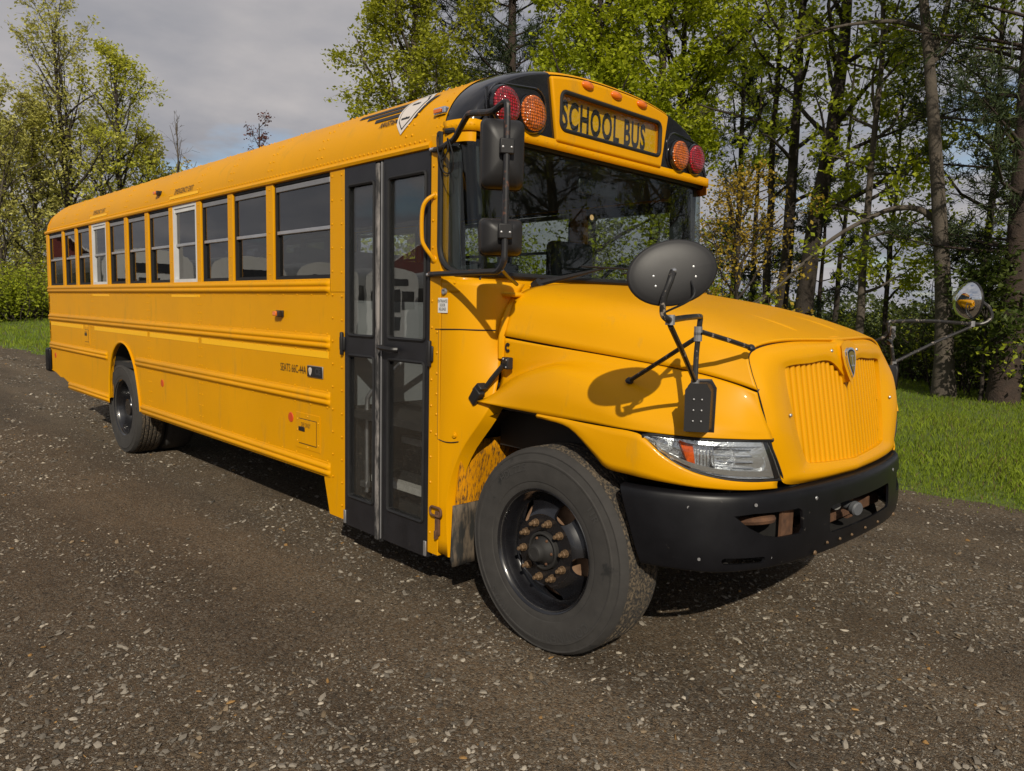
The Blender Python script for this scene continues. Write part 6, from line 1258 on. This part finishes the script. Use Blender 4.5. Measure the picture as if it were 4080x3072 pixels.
# ---- the yard behind the photographer, which the side windows mirror
BARN = mat('barn_red_boards', (.16, .022, .018), .8, var=(3, .25)); ROOFW = mat('pale_metal_roof', (.78, .79, .80), .5, var=(1, .1)); BWH = mat('white_bus_paint', (.72, .73, .72), .35, coat=.4, var=(1, .05))
def barn(c, Lx, Ly, hw, hr, label):
    x, y = c; o = empty('barn', (x, y, 0), label, 'barn', 'red barns of the yard')
    b = MB(); b.prism([(-Ly/2, 0), (-Ly/2, hw), (0, hr), (Ly/2, hw), (Ly/2, 0)], lambda v, z: (-Lx/2, v, z), lambda v, z: (Lx/2, v, z)); b.build('wall', BARN, o, smooth=False)
    for s in (-1, 1):
        b = MB(); ev, rg = (s*(Ly/2+.6), hw-.6*(hr-hw)/(Ly/2)+.03), (0, hr+.03)
        b.prism([ev, rg, (rg[0], rg[1]+.15), (ev[0], ev[1]+.15)], lambda v, z: (-Lx/2-.5, v, z), lambda v, z: (Lx/2+.5, v, z)); b.build('roof', ROOFW, o, smooth=False)
    for k in range(4):
        b = MB(); xx = -Lx/2+Lx*(k+.5)/4; b.box(xx-.5, xx+.5, Ly/2, Ly/2+.04, 1.4, 2.6); wdw = b.build('window', BWH, o, smooth=False); b = MB(); b.box(xx-.4, xx+.4, Ly/2+.041, Ly/2+.05, 1.5, 2.5); b.build('pane', BLKG, wdw, smooth=False)
barn((-76, -48), 34, 18, 5.0, 11.0, 'long red barn with pale roof mirrored in the front side windows'); barn((-76, -13.5), 14, 9, 4.2, 7.5, 'smaller red barn with pale roof mirrored in the rear side windows'); barn((-36, -44), 20, 14, 4.5, 9.5, 'red shed with grey roof mirrored in the folding door')
def parked_bus(c, az, label):
    o = empty('parked_bus', (*c, 0), label, 'bus', 'white buses parked in the yard'); o.rotation_euler = (0, 0, az)
    b = MB(); P = [(-1.2, .5)]+[(y-1.22, z) for y, z in rprof(16, .0, .0)]+[(1.2, .5)]; b.prism(P, lambda y, z: (0, y, z), lambda y, z: (-9, y, z)); b.build('body', BWH, o, smooth=False)
    for y0, y1, z0, z1 in ((-.95, -.35, 1.6, 2.3), (-.25, .25, 1.5, 2.35), (.35, .95, 1.6, 2.3), (-.6, .6, 2.5, 2.75), (-.3, .3, .8, 1.3)):
        b = MB(); b.box(.001, .03, y0, y1, z0, z1); b.build('rear_window', BLKG, o, smooth=False)
    for k in range(9):
        for s in (-1, 1):
            b = MB(); b.box(-.9-k*.9, -.2-k*.9, *sorted((s*1.2201, s*1.24)), 1.8, 2.45); b.build('side_window', BLKG, o, smooth=False)
    for x in (-1.8, -7.6):
        for s in (-1, 1): b = MB(); b.lathe([(.001, .0), (.3, 0), (.5, .0), (.5, -.28), (.001, -.28)], (x, s*1.16, .5), (0, s, 0), 20); b.build('wheel', TYRE, o)
ord_ = ['first', 'second', 'third', 'fourth', 'fifth', 'sixth', 'seventh', 'eighth', 'ninth', 'tenth']
for i in range(9): parked_bus((-19.5-.5*((i*7) % 4), -17+3.1*i) if i < 5 else (-46-.6*(i % 2), -16.5+3.1*(i-5)), 0.0, 'white parked bus, '+ord_[i]+' from the folding door among those mirrored in the side windows')
for i, (x, y, h) in enumerate(((-46, -60, 17), (-56, -64, 19), (-66, -70, 18), (-38, -62, 15), (-30, -66, 18))):
    r = np.random.default_rng(130+i); root = empty('yard_tree', (x, y, 0), 'round dark tree behind the barns, '+ord_[i]+' of five from the door side', 'tree', 'trees behind the barns')
    V, F = tubes(np.array([[[0, 0, 0], [.1, 0, h*.4], [0, .1, h*.9]]]), np.array([[.4, .3, .1]]), 8); fmesh('trunk', V, F, BARKD, root)
    A = r.normal(0, 1, (900, 3)); A /= np.linalg.norm(A, axis=1, keepdims=True); A = A*r.random((900, 1))**.4*np.array([h*.32, h*.32, h*.42])*(.8+.4*r.random((900, 1)))+np.array([0, 0, h*.58]); Vl, cl = leaves(r, A, 5, .5, .7, DARK); quads('crown', Vl, LEAF, root, col=cl)
